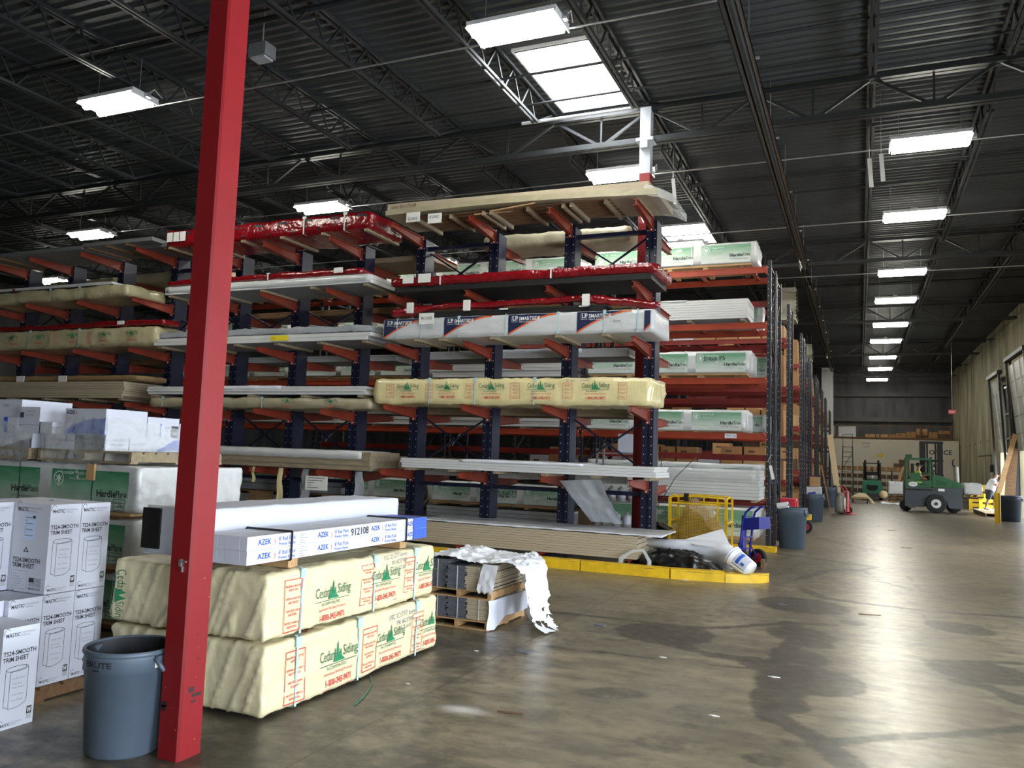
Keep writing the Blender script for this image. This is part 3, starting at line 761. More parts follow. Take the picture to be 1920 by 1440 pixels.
# ---- load types; every one has its origin at the bottom centre, its print on the -Y side
def load_cedar(label, L, D, H, loc, rotz=0, seed=1, near=False, film='cream', straps=None, logos=None, notices=None, group=None, skids=0, writing=None):
    r = thing('siding_bundle', label, 'wrapped bundle', loc, rotz, group)
    fn = crumple(seed, .010 if near else .024); b = MB()
    if near:
        g = fn
        def fn(p, g=g):
            e = max(0, (-p.x-L/2+.08)/.08); k = (1-min(1, abs(noise.noise(V((p.y*7.5+p.z*2.6, seed, p.z*1.1))))*4))**4
            return g(p)*(1-.45*min(1, e))+min(1, e)*.017*(k-.2)
    soft_box(b, L, D, H, film, fn, .022 if near else .09, .035 if near else .06, endamp=1.2 if near else 1.6)
    f = Face(b, (-L/2, -D/2, 0), X3, Z3, -Y3, fn, .0035 if near else .006); f.umax = L-.03
    for u, v, s in (logos or []): cedar_logo(f, u, v, s)
    for u, v, w, h in (notices or []): cedar_notice(f, u, v, w, h)
    for t, u, v, s in (writing or []): f.text(t, u, v, s, 'ink_grey', rot=.03)
    if near == 2:
        e = Face(b, (-L/2, D/2, 0), -Y3, Z3, -X3, lambda p: fn(p)*1.2, .005)
        for t, du, sz, m in (('Cedar', 0, .11, 'ink_dkgreen'), ('Siding', 0, .11, 'ink_dkgreen'), ('INCORPORATED', -.055, .045, 'ink_dkgreen')):
            v0 = {'Cedar': .36, 'Siding': .14, 'INCORPORATED': .33}[t]
            e.text(t, .06+du, v0, sz, m, rot=-math.pi/2, maxw={'Cedar': .16, 'Siding': .14, 'INCORPORATED': .3}[t])
        for vv in (.16, .2): e.poly([(.05, vv-.03), (.05, vv+.03), (.15, vv)], 'ink_green', 2)
    b.build('wrap', r, merge=True)
    for u in (straps or []): strap(r, u-L/2, L, D, H, fn)
    if skids: skid(r, L, D, .035, skids)
    return r
def load_hardie(label, L, D, H, loc, rotz=0, seed=1, word='Trim', near=False, skh=.09, nblk=5, group=None, straps=(.3, .62), seg=.12, sticker=False, note=None, endw=True, extra=None):
    r = thing('fibre_cement_bundle', label, 'wrapped bundle', loc, rotz, group)
    fn = crumple(seed, .009 if near else .012); b = MB()
    soft_box(b, L, D, H, 'white_film', fn, .04 if near else seg, .03, endamp=2.2)
    f = Face(b, (-L/2, -D/2, 0), X3, Z3, -Y3, fn, .004 if near else .006)
    P = 1.2; k = 0; u1 = L-.12
    while u1 > .2:
        u0 = max(.04, u1-(P-.17)); w = u1-u0
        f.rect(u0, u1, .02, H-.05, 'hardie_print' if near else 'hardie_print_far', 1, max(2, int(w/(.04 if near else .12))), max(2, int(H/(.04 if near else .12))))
        if w > .7:
            f.text('Hardie', u1-.42*H/.44, .14*H/.44, .095*H/.44, 'ink', True); f.text(word, u1-.16*H/.44, .14*H/.44, .095*H/.44, 'ink', maxw=.15)
            f.text('ColorPlus Technology', u1-.42, .08*H/.44, .05, 'ink_grey', maxw=.36)
            if word == 'Plank': f.text('siding', u1-.12, .05, .04, 'ink_grey')
            jh_logo(f, u0+.1, H*.68, .065*H/.44)
            if not near: f.text('James Hardie', u0+.24, H*.74, .045, 'ink_white'); f.text('siding and trim', u0+.24, H*.62, .035, 'ink_white')
        elif w > .3: f.text('Hardie', u1-.3, .14, .09, 'ink', True)
        u1 -= P; k += 1
    if sticker: f.rect(L*.3, L*.38, H*.55, H*.85, 'paper', 3); f.text('97541', L*.31, H*.62, .08, 'ink', maxw=.2, k=4)
    if note: f.text(note[0], note[1], note[2], note[3], 'ink', rot=.05, k=3)
    if extra: extra(f)
    b.build('wrap', r, merge=True)
    for q in straps: strap(r, L*q-L/2, L, D, H, fn, m='strap_green' if near else 'strap_white', w=.016, clip=False)
    if skh:
        q = MB(); q.box(-L/2+.05, L/2-.1, -D/2+.02, D/2-.02, -skh*.45, -.001, 'wood'); q.build('skid_deck', r)
        for i in range(nblk):
            x = -L/2+.2+(L-.5)*i/(nblk-1); MB().box(x-.05, x+.05, -D/2+.03, D/2-.03, -skh, -skh*.45, 'wood_dark' if i == nblk-1 else 'wood').build('skid_block', r)
    return r
def load_boards(label, L, D, H, loc, rotz=0, m='white_board', gap='board_gap', layers=6, seed=1, film=None, group=None, skids=0, jit=.01, name='board_stack', cat='board stack', blocks=True, tags=None, ends=False, hang=None):
    r = thing(name, label, cat, loc, rotz, group)
    board_stack(r, L, D, 0, H, m, gap, layers, jit, 'boards', seed)
    if film:
        fn = crumple(seed+5, .012); b = MB(); soft_box(b, L*film[2]-.02 if len(film) > 2 else L+.03, D+.04, film[1], film[0], fn, .12, .03, z0=H-film[1]+.02)
        b.build('film', r, merge=True)
    if skids:
        for k in range(skids):
            x = -L/2+.12+(L-.24)*k/(skids-1)
            MB().box(x-.045, x+.045, -D/2+.02, D/2-.02, -.045, -.001, 'wood_grey').build('batten', r)
    for t in (tags or []):
        u, v, w, h, mm = t[:5]; b = MB(); b.box(u-L/2, u-L/2+w, -D/2-.03, -D/2-.02, v, v+h, mm)
        if len(t) > 5: b.text(t[5], (u-L/2+.02, -D/2-.032, v+h*.3), X3, Z3, h*.55, 'ink', maxw=w-.04)
        b.build('tag', r)
    return r
def load_red(label, L, D, H, loc, rotz=0, seed=1, skids=0, straps=(), tags=None, under=None, group=None):
    r = thing('red_film_bundle', label, 'wrapped bundle', loc, rotz, group); fn = crumple(seed, .022); b = MB()
    soft_box(b, L, D, H, 'red_film', fn, .08, min(.05, H*.4), endamp=1.5)
    f = Face(b, (-L/2, -D/2, 0), X3, Z3, -Y3, fn, .008)
    if H > .2:
        for u in np.arange(.5, L-.3, .62):
            f.rect(u, u+.2, H*.68, H*.82, 'ink', 1, 4); f.rect(u+.3, u+.42, H*.15, H*.22, 'ink', 1, 3)
    b.build('film', r, merge=True)
    for u in straps: strap(r, u-L/2, L, D, H, fn, m='strap_white', w=.03)
    for u, w, h in (tags or []):
        MB().box(u-L/2, u-L/2+w, -D/2-.045, -D/2-.035, H*.25, H*.25+h, 'paper').build('tag', r)
    if skids: skid(r, L, D, .05, skids, 'wood_grey')
    if under: MB().box(-L/2+.1, L/2-.1, -D/2+.03, D/2-.03, -under, -.001, 'black').build('dark_boards', r)
    return r

def pallet(label, x0, x1, y0, y1, z0, h, m='wood', group=None, name='pallet', ply=False):
    L, D = x1-x0, y1-y0; r = thing(name, label, 'pallet', ((x0+x1)/2, (y0+y1)/2, z0), 0, group)
    t = h*.16; n = max(3, int(D/.15)); b = MB()
    for i in range(n):
        y = -D/2+D*i/n; b.box(-L/2, L/2, y+.01, y+D/n-.015, h-t, h, m)
    b.build('deck_boards', r); b = MB()
    for i in range(3):
        y = -D/2+D*i/2.0; y = max(-D/2, min(D/2-.09, y-.045)); b.box(-L/2, L/2, y, y+.09, 0, t, m)
    b.build('bottom_boards', r)
    for s in (-L/2, -.02, L/2-.04): MB().box(s, s+.04, -D/2+.01, D/2-.01, t, h-t, m).build('stringer', r)
    if ply: MB().box(-L/2-.02, L/2+.02, -D/2-.02, D/2+.02, h+.001, h+.02, 'plywood').build('plywood_sheet', r)
    return r

# ================================================================== FOREGROUND
# ---- trash cans
def trash_can(label, x, y, rt, rb, h, m='bin_far', word=None, rotz=0, lined=None):
    r = thing('trash_can', label, 'trash can', (x, y, 0), rotz); b = MB(); n = 48
    prof = [(rb*.9, 0), (rb, .015), (rb+(rt-rb)*.78*.97, h*.80), (rb+(rt-rb)*.8+.006, h*.805), (rt*.975, h*.955)]
    b.lathe(prof, (0, 0, 0), m, n)
    b.lathe([(rt*.945, h*.985), (rb*.95, .03), (0, .03)], (0, 0, 0), 'bin_inside', n); b.lathe([(0, 0), (rb*.9, 0)], (0, 0, 0), m, n)
    if word:
        b2 = b; vs, fs, wd = text_mesh(word, True); sz = .06; R = rt*1.0+.001
        P = []
        for tx, ty in vs:
            a = -1.48+(tx-wd/2)*sz/R; P.append(((R-.004*(1-ty))*math.cos(a), (R-.004*(1-ty))*math.sin(a), h*.862+ty*sz*.75))
        b2.add(P, fs, 'ink')
        P = [((R+.001)*math.cos(a), (R+.001)*math.sin(a), z) for z in (h*.83, h*.845) for a in (-1.58, -1.52, -1.46, -1.4)]
        b2.add(P, [(i, i+1, 5+i, 4+i) for i in range(3)], 'ink')
    b.build('body', r)
    b = MB(); b.lathe([(rt*.975, h*.95), (rt*1.005, h*.955), (rt*1.02, h*.975), (rt*1.0, h), (rt*.955, h), (rt*.945, h*.98)], (0, 0, 0), m, n); b.build('rim', r)
    for s in (-1, 1):
        b = MB(); a0 = s*math.pi/2-math.pi/2-.35 if not word else (.12 if s < 0 else math.pi+.12)
        c, q = math.cos(a0), math.sin(a0); t = V((-q, c, 0)); o = V((c, q, 0))
        p = [o*(rt*.96)+t*.07+Z3*h*.93, o*(rt*1.0+.03)+t*.05+Z3*h*.82, o*(rt*1.0+.035)+Z3*h*.8, o*(rt*1.0+.03)-t*.05+Z3*h*.82, o*(rt*.96)-t*.07+Z3*h*.93]
        b.tube(p, .013, m, 8); b.prism([o*(rt*.93)+t*.075+Z3*h*.95, o*(rt*.93)-t*.075+Z3*h*.95, o*(rt*.93)-t*.03+Z3*h*.8, o*(rt*.93)+t*.03+Z3*h*.8], o*.025, m)
        b.build('handle', r)
    if word:
        a = -.12; R = rt*1.01; q = MB(); q.add([(R*math.cos(t), R*math.sin(t), z) for z in (h*.84, h*.91) for t in (a-.06, a, a+.06)], [(0, 1, 4, 3), (1, 2, 5, 4)], 'paper')
        q.add([((R+.001)*math.cos(t), (R+.001)*math.sin(t), z) for z in (h*.862, h*.888) for t in (a-.02, a+.03)], [(0, 1, 3, 2)], 'ink_grey'); q.build('sticker', r)
    return r
trash_can('grey-blue round trash can at the foot of the near red column', -3.885, 3.535, .245, .205, .585, 'bin_grey', 'BRUTE')

# ---- printed cartons of trim sheet
CW, CD, CH = .235, .36, .60
def carton_proto():
    r = thing('trim_sheet_carton', 'x', 'carton', (0, 0, 0)); b = MB()
    b.box(-CD/2, CD/2, -CW/2, CW/2, 0, CH, 'carton')
    f = Face(b, (CD/2, -CW/2, 0), Y3, Z3, X3, None, .0006)
    def brand(f, u, v, s):
        f.outline([(u-.004, v+.012*s), (u-.004, v+.04*s), (u+.012*s, v+.055*s), (u+.03*s, v+.04*s)], .003*s, 'ink', 1, False)
        f.text('MASTIC', u+.004, v, .032*s, 'ink', True, maxw=.09*s); f.rect(u+.1*s, u+.102*s, v-.006, v+.028*s, 'ink_grey')
        f.text('PERFORMANCE', u+.108*s, v+.013*s, .016*s, 'ink_grey', maxw=.085*s); f.text('METALS', u+.108*s, v-.004*s, .016*s, 'ink_grey', maxw=.05*s)
    brand(f, .012, .545, 1); f.text('TS24-SMOOTH', .01, .435, .038, 'ink', True, maxw=.21); f.text('TRIM SHEET', .01, .398, .038, 'ink', True, maxw=.165)
    def roll(f, u, v, w, h):
        el = lambda cx, cy, rx, ry, a0, a1, n=14: [(cx+rx*math.cos(a0+(a1-a0)*i/n), cy+ry*math.sin(a0+(a1-a0)*i/n)) for i in range(n+1)]
        th = .0028; c = u+w/2
        f.outline(el(c, v+h, w/2, .016, 0, 2*math.pi), th, 'ink', 1, False); f.outline([(u, v+h), (u, v+.01), (u+.025, v)], th, 'ink', 1, False)
        f.outline([(u+w, v+h), (u+w, v+.03)], th, 'ink', 1, False); f.outline([(u+.03, v-.008), (u+.03, v+h-.02), (u+.05, v+h-.015), (u+w-.016, v+h-.005), (u+w-.016, v+h+.015)], th, 'ink', 1, False)
        f.outline([(u+.03, v-.008)]+el(u+.05, v+.035, w-.05, .045, -1.4, -.05, 8), th, 'ink', 1, False)
        for i, t in enumerate(('- Lo-Rev Finish', '- Two Coat', '  Paint System', '- Coils Cleaner', '- Less Flutter')):
            f.text(t, u+.04, v+h*.72-i*.032+(.01 if i in (2,) else 0), .015, 'ink_grey', maxw=w-.06)
    roll(f, .035, .125, .145, .225)
    def wlogo(f, u, v):
        f.rect(u, u+.034, v+.03, v+.075, 'ink'); f.rect(u, u+.034, v, v+.03, 'sticker_grey'); f.text('W', u+.017, v+.037, .045, 'ink_white', True, True, maxw=.028)
    wlogo(f, .188, .03); brand(f, .015, .018, .75)
    g = Face(b, (-CD/2, -CW/2, 0), X3, Z3, -Y3, None, .0006); k = CD/.3
    brand(g, .03, .545, 1.25); g.text('TS24-SMOOTH', .02, .2, .042, 'ink', True, maxw=.3); g.text('TRIM SHEET', .02, .163, .042, 'ink', True, maxw=.24)
    g.poly([(.12, .27), (.175, .27), (.147, .305)], 'ink'); g.poly([(.135, .276), (.16, .276), (.147, .293)], 'carton', 2)
    fl = .2, .045
    for i in range(7): g.rect(fl[0], fl[0]+.12, fl[1]+i*.0085, fl[1]+i*.0085+.0045, 'ink_grey')
    g.rect(fl[0], fl[0]+.05, fl[1]+.027, fl[1]+.056, 'ink', 2); g.text('MADE IN U.S.A.', .2, .022, .02, 'ink', True, maxw=.12)
    g.outline([(.02, .02), (.18, .02), (.18, .14), (.02, .14)], .002, 'ink_grey')
    for i in range(6): g.rect(.03, .03+.1*(.6+.4*math.sin(i*7)), .035+i*.016, .038+i*.016, 'ink_grey')
    b.build('box', r)
    q = MB(); h = Face(q, (-CD/2, -CW/2, 0), X3, Z3, -Y3, None, .001)
    h.poly([(.1, .36), (.22, .35), (.235, .52), (.115, .535)], 'label_blue', 1)
    for i in range(7): h.rect(.12, .12+.09*(.5+.4*math.cos(i*3)), .38+i*.02, .386+i*.02, 'ink_grey', 2)
    h.rect(.19, .22, .5, .518, 'ink', 2); q.build('shipping_label', r)
    return r
XA = -5.05
CART = [(XA, 3.84, .1+.605, 'white trim sheet carton with shipping label, upper row, facing the camera'),
 (XA, 4.08, .1+.605, 'white trim sheet carton at the far right of the upper row'),
 (XA, 3.60, .1, 'white trim sheet carton, left of three in the lower row on the pallet'),
 (XA, 3.84, .1, 'white trim sheet carton, middle of the lower row on the pallet'),
 (XA, 4.08, .1, 'white trim sheet carton, right end of the lower row on the pallet'),
 (XA-.04, 3.36, .1, 'white trim sheet carton cut by the left edge, lower row'),
 (XA-.37, 3.60, .1+.605, 'white trim sheet carton cut by the left edge, upper row'),
 (XA-.37, 3.84, .1+.605, 'white trim sheet carton hidden behind the labelled one'),
 (XA-.37, 4.08, .1+.605, 'white trim sheet carton behind the right end of the upper row'),
 (-4.73, 3.355, 0, 'white trim sheet carton standing alone on the floor at lower left')]
cp = carton_proto()
for i, (x, y, z, lb) in enumerate(CART):
    o = cp if i == 0 else dup(cp, (x-CD/2, y+CW/2+.002, z)); o.location = (x-CD/2, y+CW/2+.002, z); o['label'] = lb; o['group'] = 'trim sheet cartons at the left'
    if i not in (0,):
        for c in list(o.children):
            if c.name.startswith('shipping_label'): bpy.data.objects.remove(c)
pallet('low wooden pallet under the trim sheet cartons', -5.85, -5.02, 3.32, 4.36, 0, .098, 'wood_dark')
q = MB(); q.tube([(XA-.3, 3.48, .74), (XA-.05, 3.47, .735)], .035, 'plastic_white', 12)
tag(q.build('film_roll'), 'white roll of film lying on the lower row of cartons', 'roll')

# ---- cream wrapped siding bundles
CX = -3.5
def yy(px, py): return at_x(px, py, CX).y
D_ = 1.36
lo = load_cedar('lower cream wrapped siding bundle on the floor beside the red column', 2.31, D_, .455, (CX-D_/2, 4.24+1.155, .02), math.pi/2, 3, 1,
  straps=[yy(553, 1290)-4.24, yy(672, 1200)-4.24, yy(781, 1140)-4.24], logos=[(.8, .22, .42), (1.52, .22, .4), (2.2, .22, .4)],
  notices=[(.22, .03, .2, .34), (1.12, .04, .2, .32), (1.86, .04, .18, .32)], skids=0, writing=[('FSC C1777 bevel', 1.5, .36, .06), ('PK BCSTRE', 1.62, .31, .05), ('1 of 2 lot 8', 1.62, .26, .05)])
up = load_cedar('upper cream wrapped siding bundle under the rail cartons', 2.24, D_, .43, (CX-D_/2, 4.22+1.12, .5), math.pi/2, 8, 2,
  straps=[yy(563, 1150)-4.22, yy(701, 1100)-4.22, yy(778, 1060)-4.22], logos=[(.72, .2, .4), (1.42, .24, .4), (2.1, .24, .4)],
  notices=[(.18, .03, .18, .34), (1.08, .07, .17, .3), (1.72, .08, .16, .28)], writing=[('FSC Q1277 bevels', 1.38, .38, .05), ('PK BCSTRE', 1.5, .33, .05), ('1 of 2 lot', 1.55, .28, .05)])
for y, lb in ((4.7, 'thin wooden strip between the cream bundles, near end'), (6.1, 'thin wooden strip between the cream bundles, far end')): tag(MB().box(CX-D_+.05, CX-.02, y, y+.08, .482, .494, 'wood_dark').build('spacer_strip'), lb, 'spacer')

# ---- rail cartons on top (four long boxes) and the long white wrapped box behind them
def rail_carton():
    r = thing('railing_carton', 'x', 'carton', (0, 0, 0)); b = MB(); L, w, h = 2.28, .178, .088
    b.box(-L/2, L/2, -w/2, w/2, 0, h, 'carton'); f = Face(b, (-L/2, -w/2, 0), X3, Z3, -Y3, None, .0008)
    for u in (.1, .72, 1.4, 1.95):
        f.text('AZEK', u, .03, .05, 'ink_blue', True); f.outline([(u+.155, .055), (u+.17, .04), (u+.16, .02)], .005, 'ink_red', 1, False)
        if u < 1.9: f.text("8' Rail Pack", u+.2, .042, .038, 'ink_blue'); f.text('Premier Railing', u+.2, .012, .028, 'ink_blue')
    f.strip([(L-.24+.02*math.sin(i), 0 if i % 2 else .0, .088*min(1, i/3+.2)) for i in range(4)]+[(L-.1, 0, h-.001), (L, 0, h-.001)], 'azek_blue')
    for i in range(5): f.rect(.52, .52+.1*(.6+.3*math.sin(i*4)), .01+i*.015, .014+i*.015, 'ink_grey')
    g = Face(b, (-L/2, -w/2, h), X3, Y3, Z3, None, .0008); g.rect(L-.3, L, 0, w, 'azek_blue')
    for i in range(6): g.rect(.05+i*.3, .2+i*.3, .05, .055, 'ink_grey')
    b.build('box', r)
    q = MB(); q.box(-L/2-.0012, -L/2-.0002, -.03, .03, 0.01, h-.01, 'carton_side'); q.build('end_flap', r)
    return r
rc = rail_carton(); zr = 1.005; yc = 4.04+1.14
RAILS = [(0, 0, 'lower outer blue-lettered rail carton on the cream bundles'), (1, 0, 'lower inner rail carton next to the white wrapped box'), (0, 1, 'upper outer blue-lettered rail carton with handwritten number'), (1, 1, 'upper inner rail carton beside the white wrapped box')]
for i, (a, c, lb) in enumerate(RAILS):
    loc = (CX-.02-.09-a*.182, yc+(.0 if c else .004), zr+c*.0895)
    o = rc if i == 0 else dup(rc, loc); o.location = loc; o.rotation_euler = (0, 0, math.pi/2); o['label'] = lb; o['group'] = 'rail cartons on the cream bundles'
    if i == 2:
        b = MB(); f = Face(b, (-1.14, -.089, 0), X3, Z3, -Y3, None, .0025); f.text('912108', 1.12, .01, .08, 'ink', rot=.02); b.build('handwriting', o)
for px, w in ((548, 0), (764, 1)):
    y = at_x(px, 1035 if w == 0 else 985, CX).y; b = MB(); X0, X1, z0, z1 = CX-.40, CX-.008, zr-.003, zr+.184
    for q in (((X0, z0), (X1, z0)), ((X1, z0), (X1, z1)), ((X1, z1), (X0, z1)), ((X0, z1), (X0, z0))): b.bar((q[0][0], y, q[0][1]), (q[1][0], y, q[1][1]), .016, .003, 'strap_black', up=(0, 1, 0))
    tag(b.build('packing_strap'), ['black strap around the near end of the rail cartons', 'black strap around the blue far end of the rail cartons'][w], 'strap')
for y, lb in ((4.55, 'block of wood under the near end of the rail cartons'), (6.0, 'block of wood under the far end of the rail cartons')):
    tag(MB().box(CX-.9, CX-.06, y-.05, y+.05, .938, 1.003, 'wood').build('wood_block'), lb, 'wood block')
b = MB(); fn = crumple(12, .006); soft_box(b, 2.46, .52, .32, 'carton', fn, .06, .02); r = thing('long_white_carton', 'long white wrapped carton lying behind the rail cartons', 'carton', (-3.95-.26, 4.1+1.23, 1.004), math.pi/2); b.build('box', r, merge=True)
q = MB(); q.box(-1.2, -1.17, -.268, .268, .0, .325, 'paper'); q.build('end_tape', r); MB().box(-1.245, -1.232, .1, .26, .04, .31, 'black_bag').build('end_film', r)

# ---- fibre cement plank bundles behind the cartons (three high)
HX, HY, HL, HD = -6.1, 5.5, 3.66, 1.36
def plank_print(f):
    f.text('Exterior Product', HL-1.02, .33, .055, 'ink_white', maxw=.4, k=3); f.text('Siding Trim Soffit', HL-.9, .28, .035, 'ink_white', maxw=.3, k=3)
    f.outline([(HL-.3, .02), (HL-.29, .06), (HL-.3, .1), (HL-.29, .12), (HL-.15, .12), (HL-.14, .1), (HL-.15, .06), (HL-.14, .02)], .006, 'ink_dkgreen', 2)
    for v in (.05, .085): f.outline([(HL-.295, v), (HL-.15, v)], .005, 'ink_dkgreen', 2, False)
for k, (z, lb) in enumerate(((.1, 'lowest plank bundle of three, dark behind the cartons'), (.605, 'middle plank bundle of three, with loose clear film'), (1.095, 'top plank bundle of three, green print and white side'))):
    r = load_hardie(lb, HL, HD, .425, (HX-HL/2, HY+HD/2, z), 0, 20+k, 'Plank', near=True, skh=.075, nblk=4, straps=(.17, .56, .84), seg=.05, extra=plank_print)
p = at_y(172, 890, HY-.03); tag(MB().box(p.x-.05, p.x+.05, HY-.05, HY-.03, 1.38, 1.53, 'card_light').build('corner_protector'), 'tan cardboard corner piece under a green strap', 'corner protector')
# loose clear film on the middle bundle
b = MB(); fn = crumple(31, .03); a = HX+.012
b.add([V((a+.035+fn(V((0, HY+.35+.45*i/8, .55+.4*j/8))), HY+.35+.45*i/8, .62+.36*j/8)) for j in range(9) for i in range(9)], [(j*9+i, j*9+i+1, j*9+i+10, j*9+i+9) for j in range(8) for i in range(8)], 'clear_film', True)
tag(b.build('loose_film'), 'loose clear film hanging on the middle plank bundle', 'plastic film')

# ---- pallets of small cartons on the plank bundles
zp = 1.54
pallet('old grey pallet under the baluster cartons behind the red column', -7.66, -6.36, 5.62, 6.82, zp, .115, 'wood_grey')
pallet('grey pallet at the left edge under the shrink-wrapped cartons', -9.3, -7.8, 5.62, 6.82, zp, .115, 'wood_grey')
def box_carton(name, label, x0, x1, y0, y1, z0, z1, deco=None, group=None, m='carton'):
    r = thing(name, label, 'carton', ((x0+x1)/2, (y0+y1)/2, z0), 0, group); b = MB(); w, d, h = (x1-x0)/2, (y1-y0)/2, z1-z0
    b.box(-w, w, -d, d, 0, h, m)
    if deco: deco(Face(b, (-w, -d, 0), X3, Z3, -Y3, None, .001), Face(b, (w, -d, 0), Y3, Z3, X3, None, .001), 2*w, 2*d, h)
    b.build('box', r); q = MB(); q.box(-w+.004, w-.004, -.025, .025, h, h+.0015, 'paper'); q.build('tape', r); return r
def d_azek(f, g, w, d, h):
    f.text('AZEK', w*.03, h*.78, h*.2, 'ink_navy', True); f.outline([(w*.27, h*.9), (w*.3, h*.82), (w*.27, h*.76)], .006, 'ink_red', 1, False); f.text('6.5" SMART CAP', w*.03, h*.58, h*.08, 'ink_grey')
    n = 12; f.strip([(w*i/n, 0, h*(.12+.5*math.sin(min(1, i/n*1.1)*math.pi/2)**.8*1.0)) for i in range(n+1)], 'azek_blue')
    f.poly([(0, h*.08), (w*.55, h*.2), (w*.7, h*.28), (w*.3, h*.42), (w*.55, h*.33), (w*.8, h*.26), (w*.5, h*.1), (0, 0)], 'ink_white', 2)
def d_bal(f, g, w, d, h):
    f.text('COMPOSITE BALUSTERS', w*.08, h*.55, h*.24, 'ink_grey', True, maxw=w*.35); f.text('36" SQUARE', w*.08, h*.22, h*.22, 'ink_grey', maxw=w*.2)
    f.rect(w*.5, w*.98, 0, h*.96, 'azek_navy'); f.text('TimberTech', w*.62, h*.5, h*.2, 'ink_white', maxw=w*.22); f.text('AZEK', w*.72, h*.12, h*.2, 'ink_white', True)
    g.text('COMPOSITE', d*.05, h*.6, h*.2, 'ink_grey', True, maxw=d*.16); g.text('BALUSTERS', d*.05, h*.33, h*.2, 'ink_grey', True, maxw=d*.16); g.rect(d*.24, d*.25, 0.01, h*.9, 'ink')
    g.text('BALUSTERS', d*.28, h*.4, h*.2, 'ink_grey', True, maxw=d*.16)
    g.strip([(d*.55, .0, h*.1), (d*.65, .01, h*.4), (d*.75, .02, h*.8), (d*.99, .0, h*.9)], 'azek_blue'); g.text('www.AZEK.com', d*.68, h*.12, h*.2, 'ink_white', k=3, maxw=d*.28)
def d_plain(f, g, w, d, h):
    f.rect(w*.12, w*.2, 0, h*.95, 'azek_blue'); g.rect(d*.4, d*.43, 0, h*.7, 'azek_blue'); g.text('EXPRESS', d*.5, h*.45, h*.14, 'ink_grey', maxw=d*.2); g.rect(d*.75, d*.98, 0, h*.6, 'azek_navy'); g.text('AZEK', d*.78, h*.15, h*.18, 'ink_white', True, maxw=d*.18)
def d_comp(f, g, w, d, h):
    f.text('COMPOSITE', w*.3, h*.7, h*.14, 'ink_grey', maxw=w*.6); f.text('BALUSTERS', w*.3, h*.5, h*.14, 'ink_grey', maxw=w*.6); f.rect(.01, w*.22, h*.4, h*.7, 'azek_navy')
z1 = zp+.117; fx = 5.66
A = at_y(122, 790, fx).x; B = at_y(198, 790, fx).x
box_carton('baluster_carton', 'long flat baluster carton with dark panel on the grey pallet', -7.6, B+.02, fx, 6.8, z1, z1+.155, d_bal)
box_carton('post_cap_carton', 'white carton with blue swoosh on top of the baluster carton', A, B, fx, fx+.5, z1+.157, z1+.41, d_azek)
box_carton('plain_carton', 'plain white carton behind the blue swoosh one', A+.1, B, fx+.51, fx+.93, z1+.157, z1+.36, d_plain)
box_carton('small_carton', 'low white carton behind the plain one near the red column', A+.25, B, fx+.94, fx+1.14, z1+.157, z1+.31)
# left pallet
xs = [at_y(p, 800, fx).x for p in (-60, 0, 35, 73, 98)]
box_carton('wide_carton', 'bottom white carton on the pallet at the left edge', -9.2, at_y(60, 830, fx).x, fx, 6.7, z1, z1+.15, lambda f, g, w, d, h: f.strip([(w*.7, 0, .01), (w*.85, 0, h*.4), (w*.99, 0, h*.7)], 'azek_navy'))
box_carton('striped_carton', 'white carton with blue stripe at the left edge', xs[0], xs[2]-.02, fx, 6.3, z1+.152, z1+.31, lambda f, g, w, d, h: f.rect(w*.72, w*.8, 0, h, 'azek_blue'))
box_carton('tall_carton', 'upper white carton cut by the left edge', xs[0], xs[2]-.05, fx+.05, 6.3, z1+.312, z1+.5, lambda f, g, w, d, h: f.text('AZEK', w*.62, h*.6, h*.2, 'ink_grey', True))
box_carton('lettered_carton', 'white composite baluster carton right of the left-edge cartons', xs[2], xs[3], fx, 6.3, z1+.235, z1+.42, d_comp)
box_carton('lower_small_carton', 'white carton under the composite baluster carton', xs[2], xs[3]-.01, fx, 6.3, z1+.152, z1+.232)
box_carton('end_carton', 'small white carton with narrow dark stripe at the end of the left pallet', xs[3]+.005, xs[4], fx, 6.2, z1+.152, z1+.27, lambda f, g, w, d, h: f.rect(.0, w*.08, 0, h, 'azek_navy'))
# shrink film tented over both pallets
def film(name, label, pts_fn, n, m, mt='clear_film'):
    b = MB(); vs = [pts_fn(i/n, j/m) for j in range(m+1) for i in range(n+1)]
    b.add(vs, [(j*(n+1)+i, j*(n+1)+i+1, (j+1)*(n+1)+i+1, (j+1)*(n+1)+i) for j in range(m) for i in range(n)], mt, True)
    return tag(b.build(name), label, 'plastic film')
fc = crumple(41, .02)
film('shrink_film', 'clear shrink film around the baluster cartons', lambda s, t: V((-7.62+(B+7.66)*s, fx-.02-abs(fc(V((s*3, 0, t)))), zp-.02+.36*t+.1*(s > .4)*t)), 26, 12)
film('shrink_film', 'clear shrink film down the right side of the baluster cartons', lambda s, t: V((B+.025+abs(fc(V((0, s*3, t)))), fx+1.15*s, zp-.01+(.47-.12*s)*t)), 26, 12)
film('shrink_film', 'clear shrink film around the cartons at the left edge', lambda s, t: V((-9.3+1.5*s, fx-.02-abs(fc(V((s*3, 2, t)))), zp-.02+(.6-.33*max(0, s-.35)/.65)*t)), 26, 12)

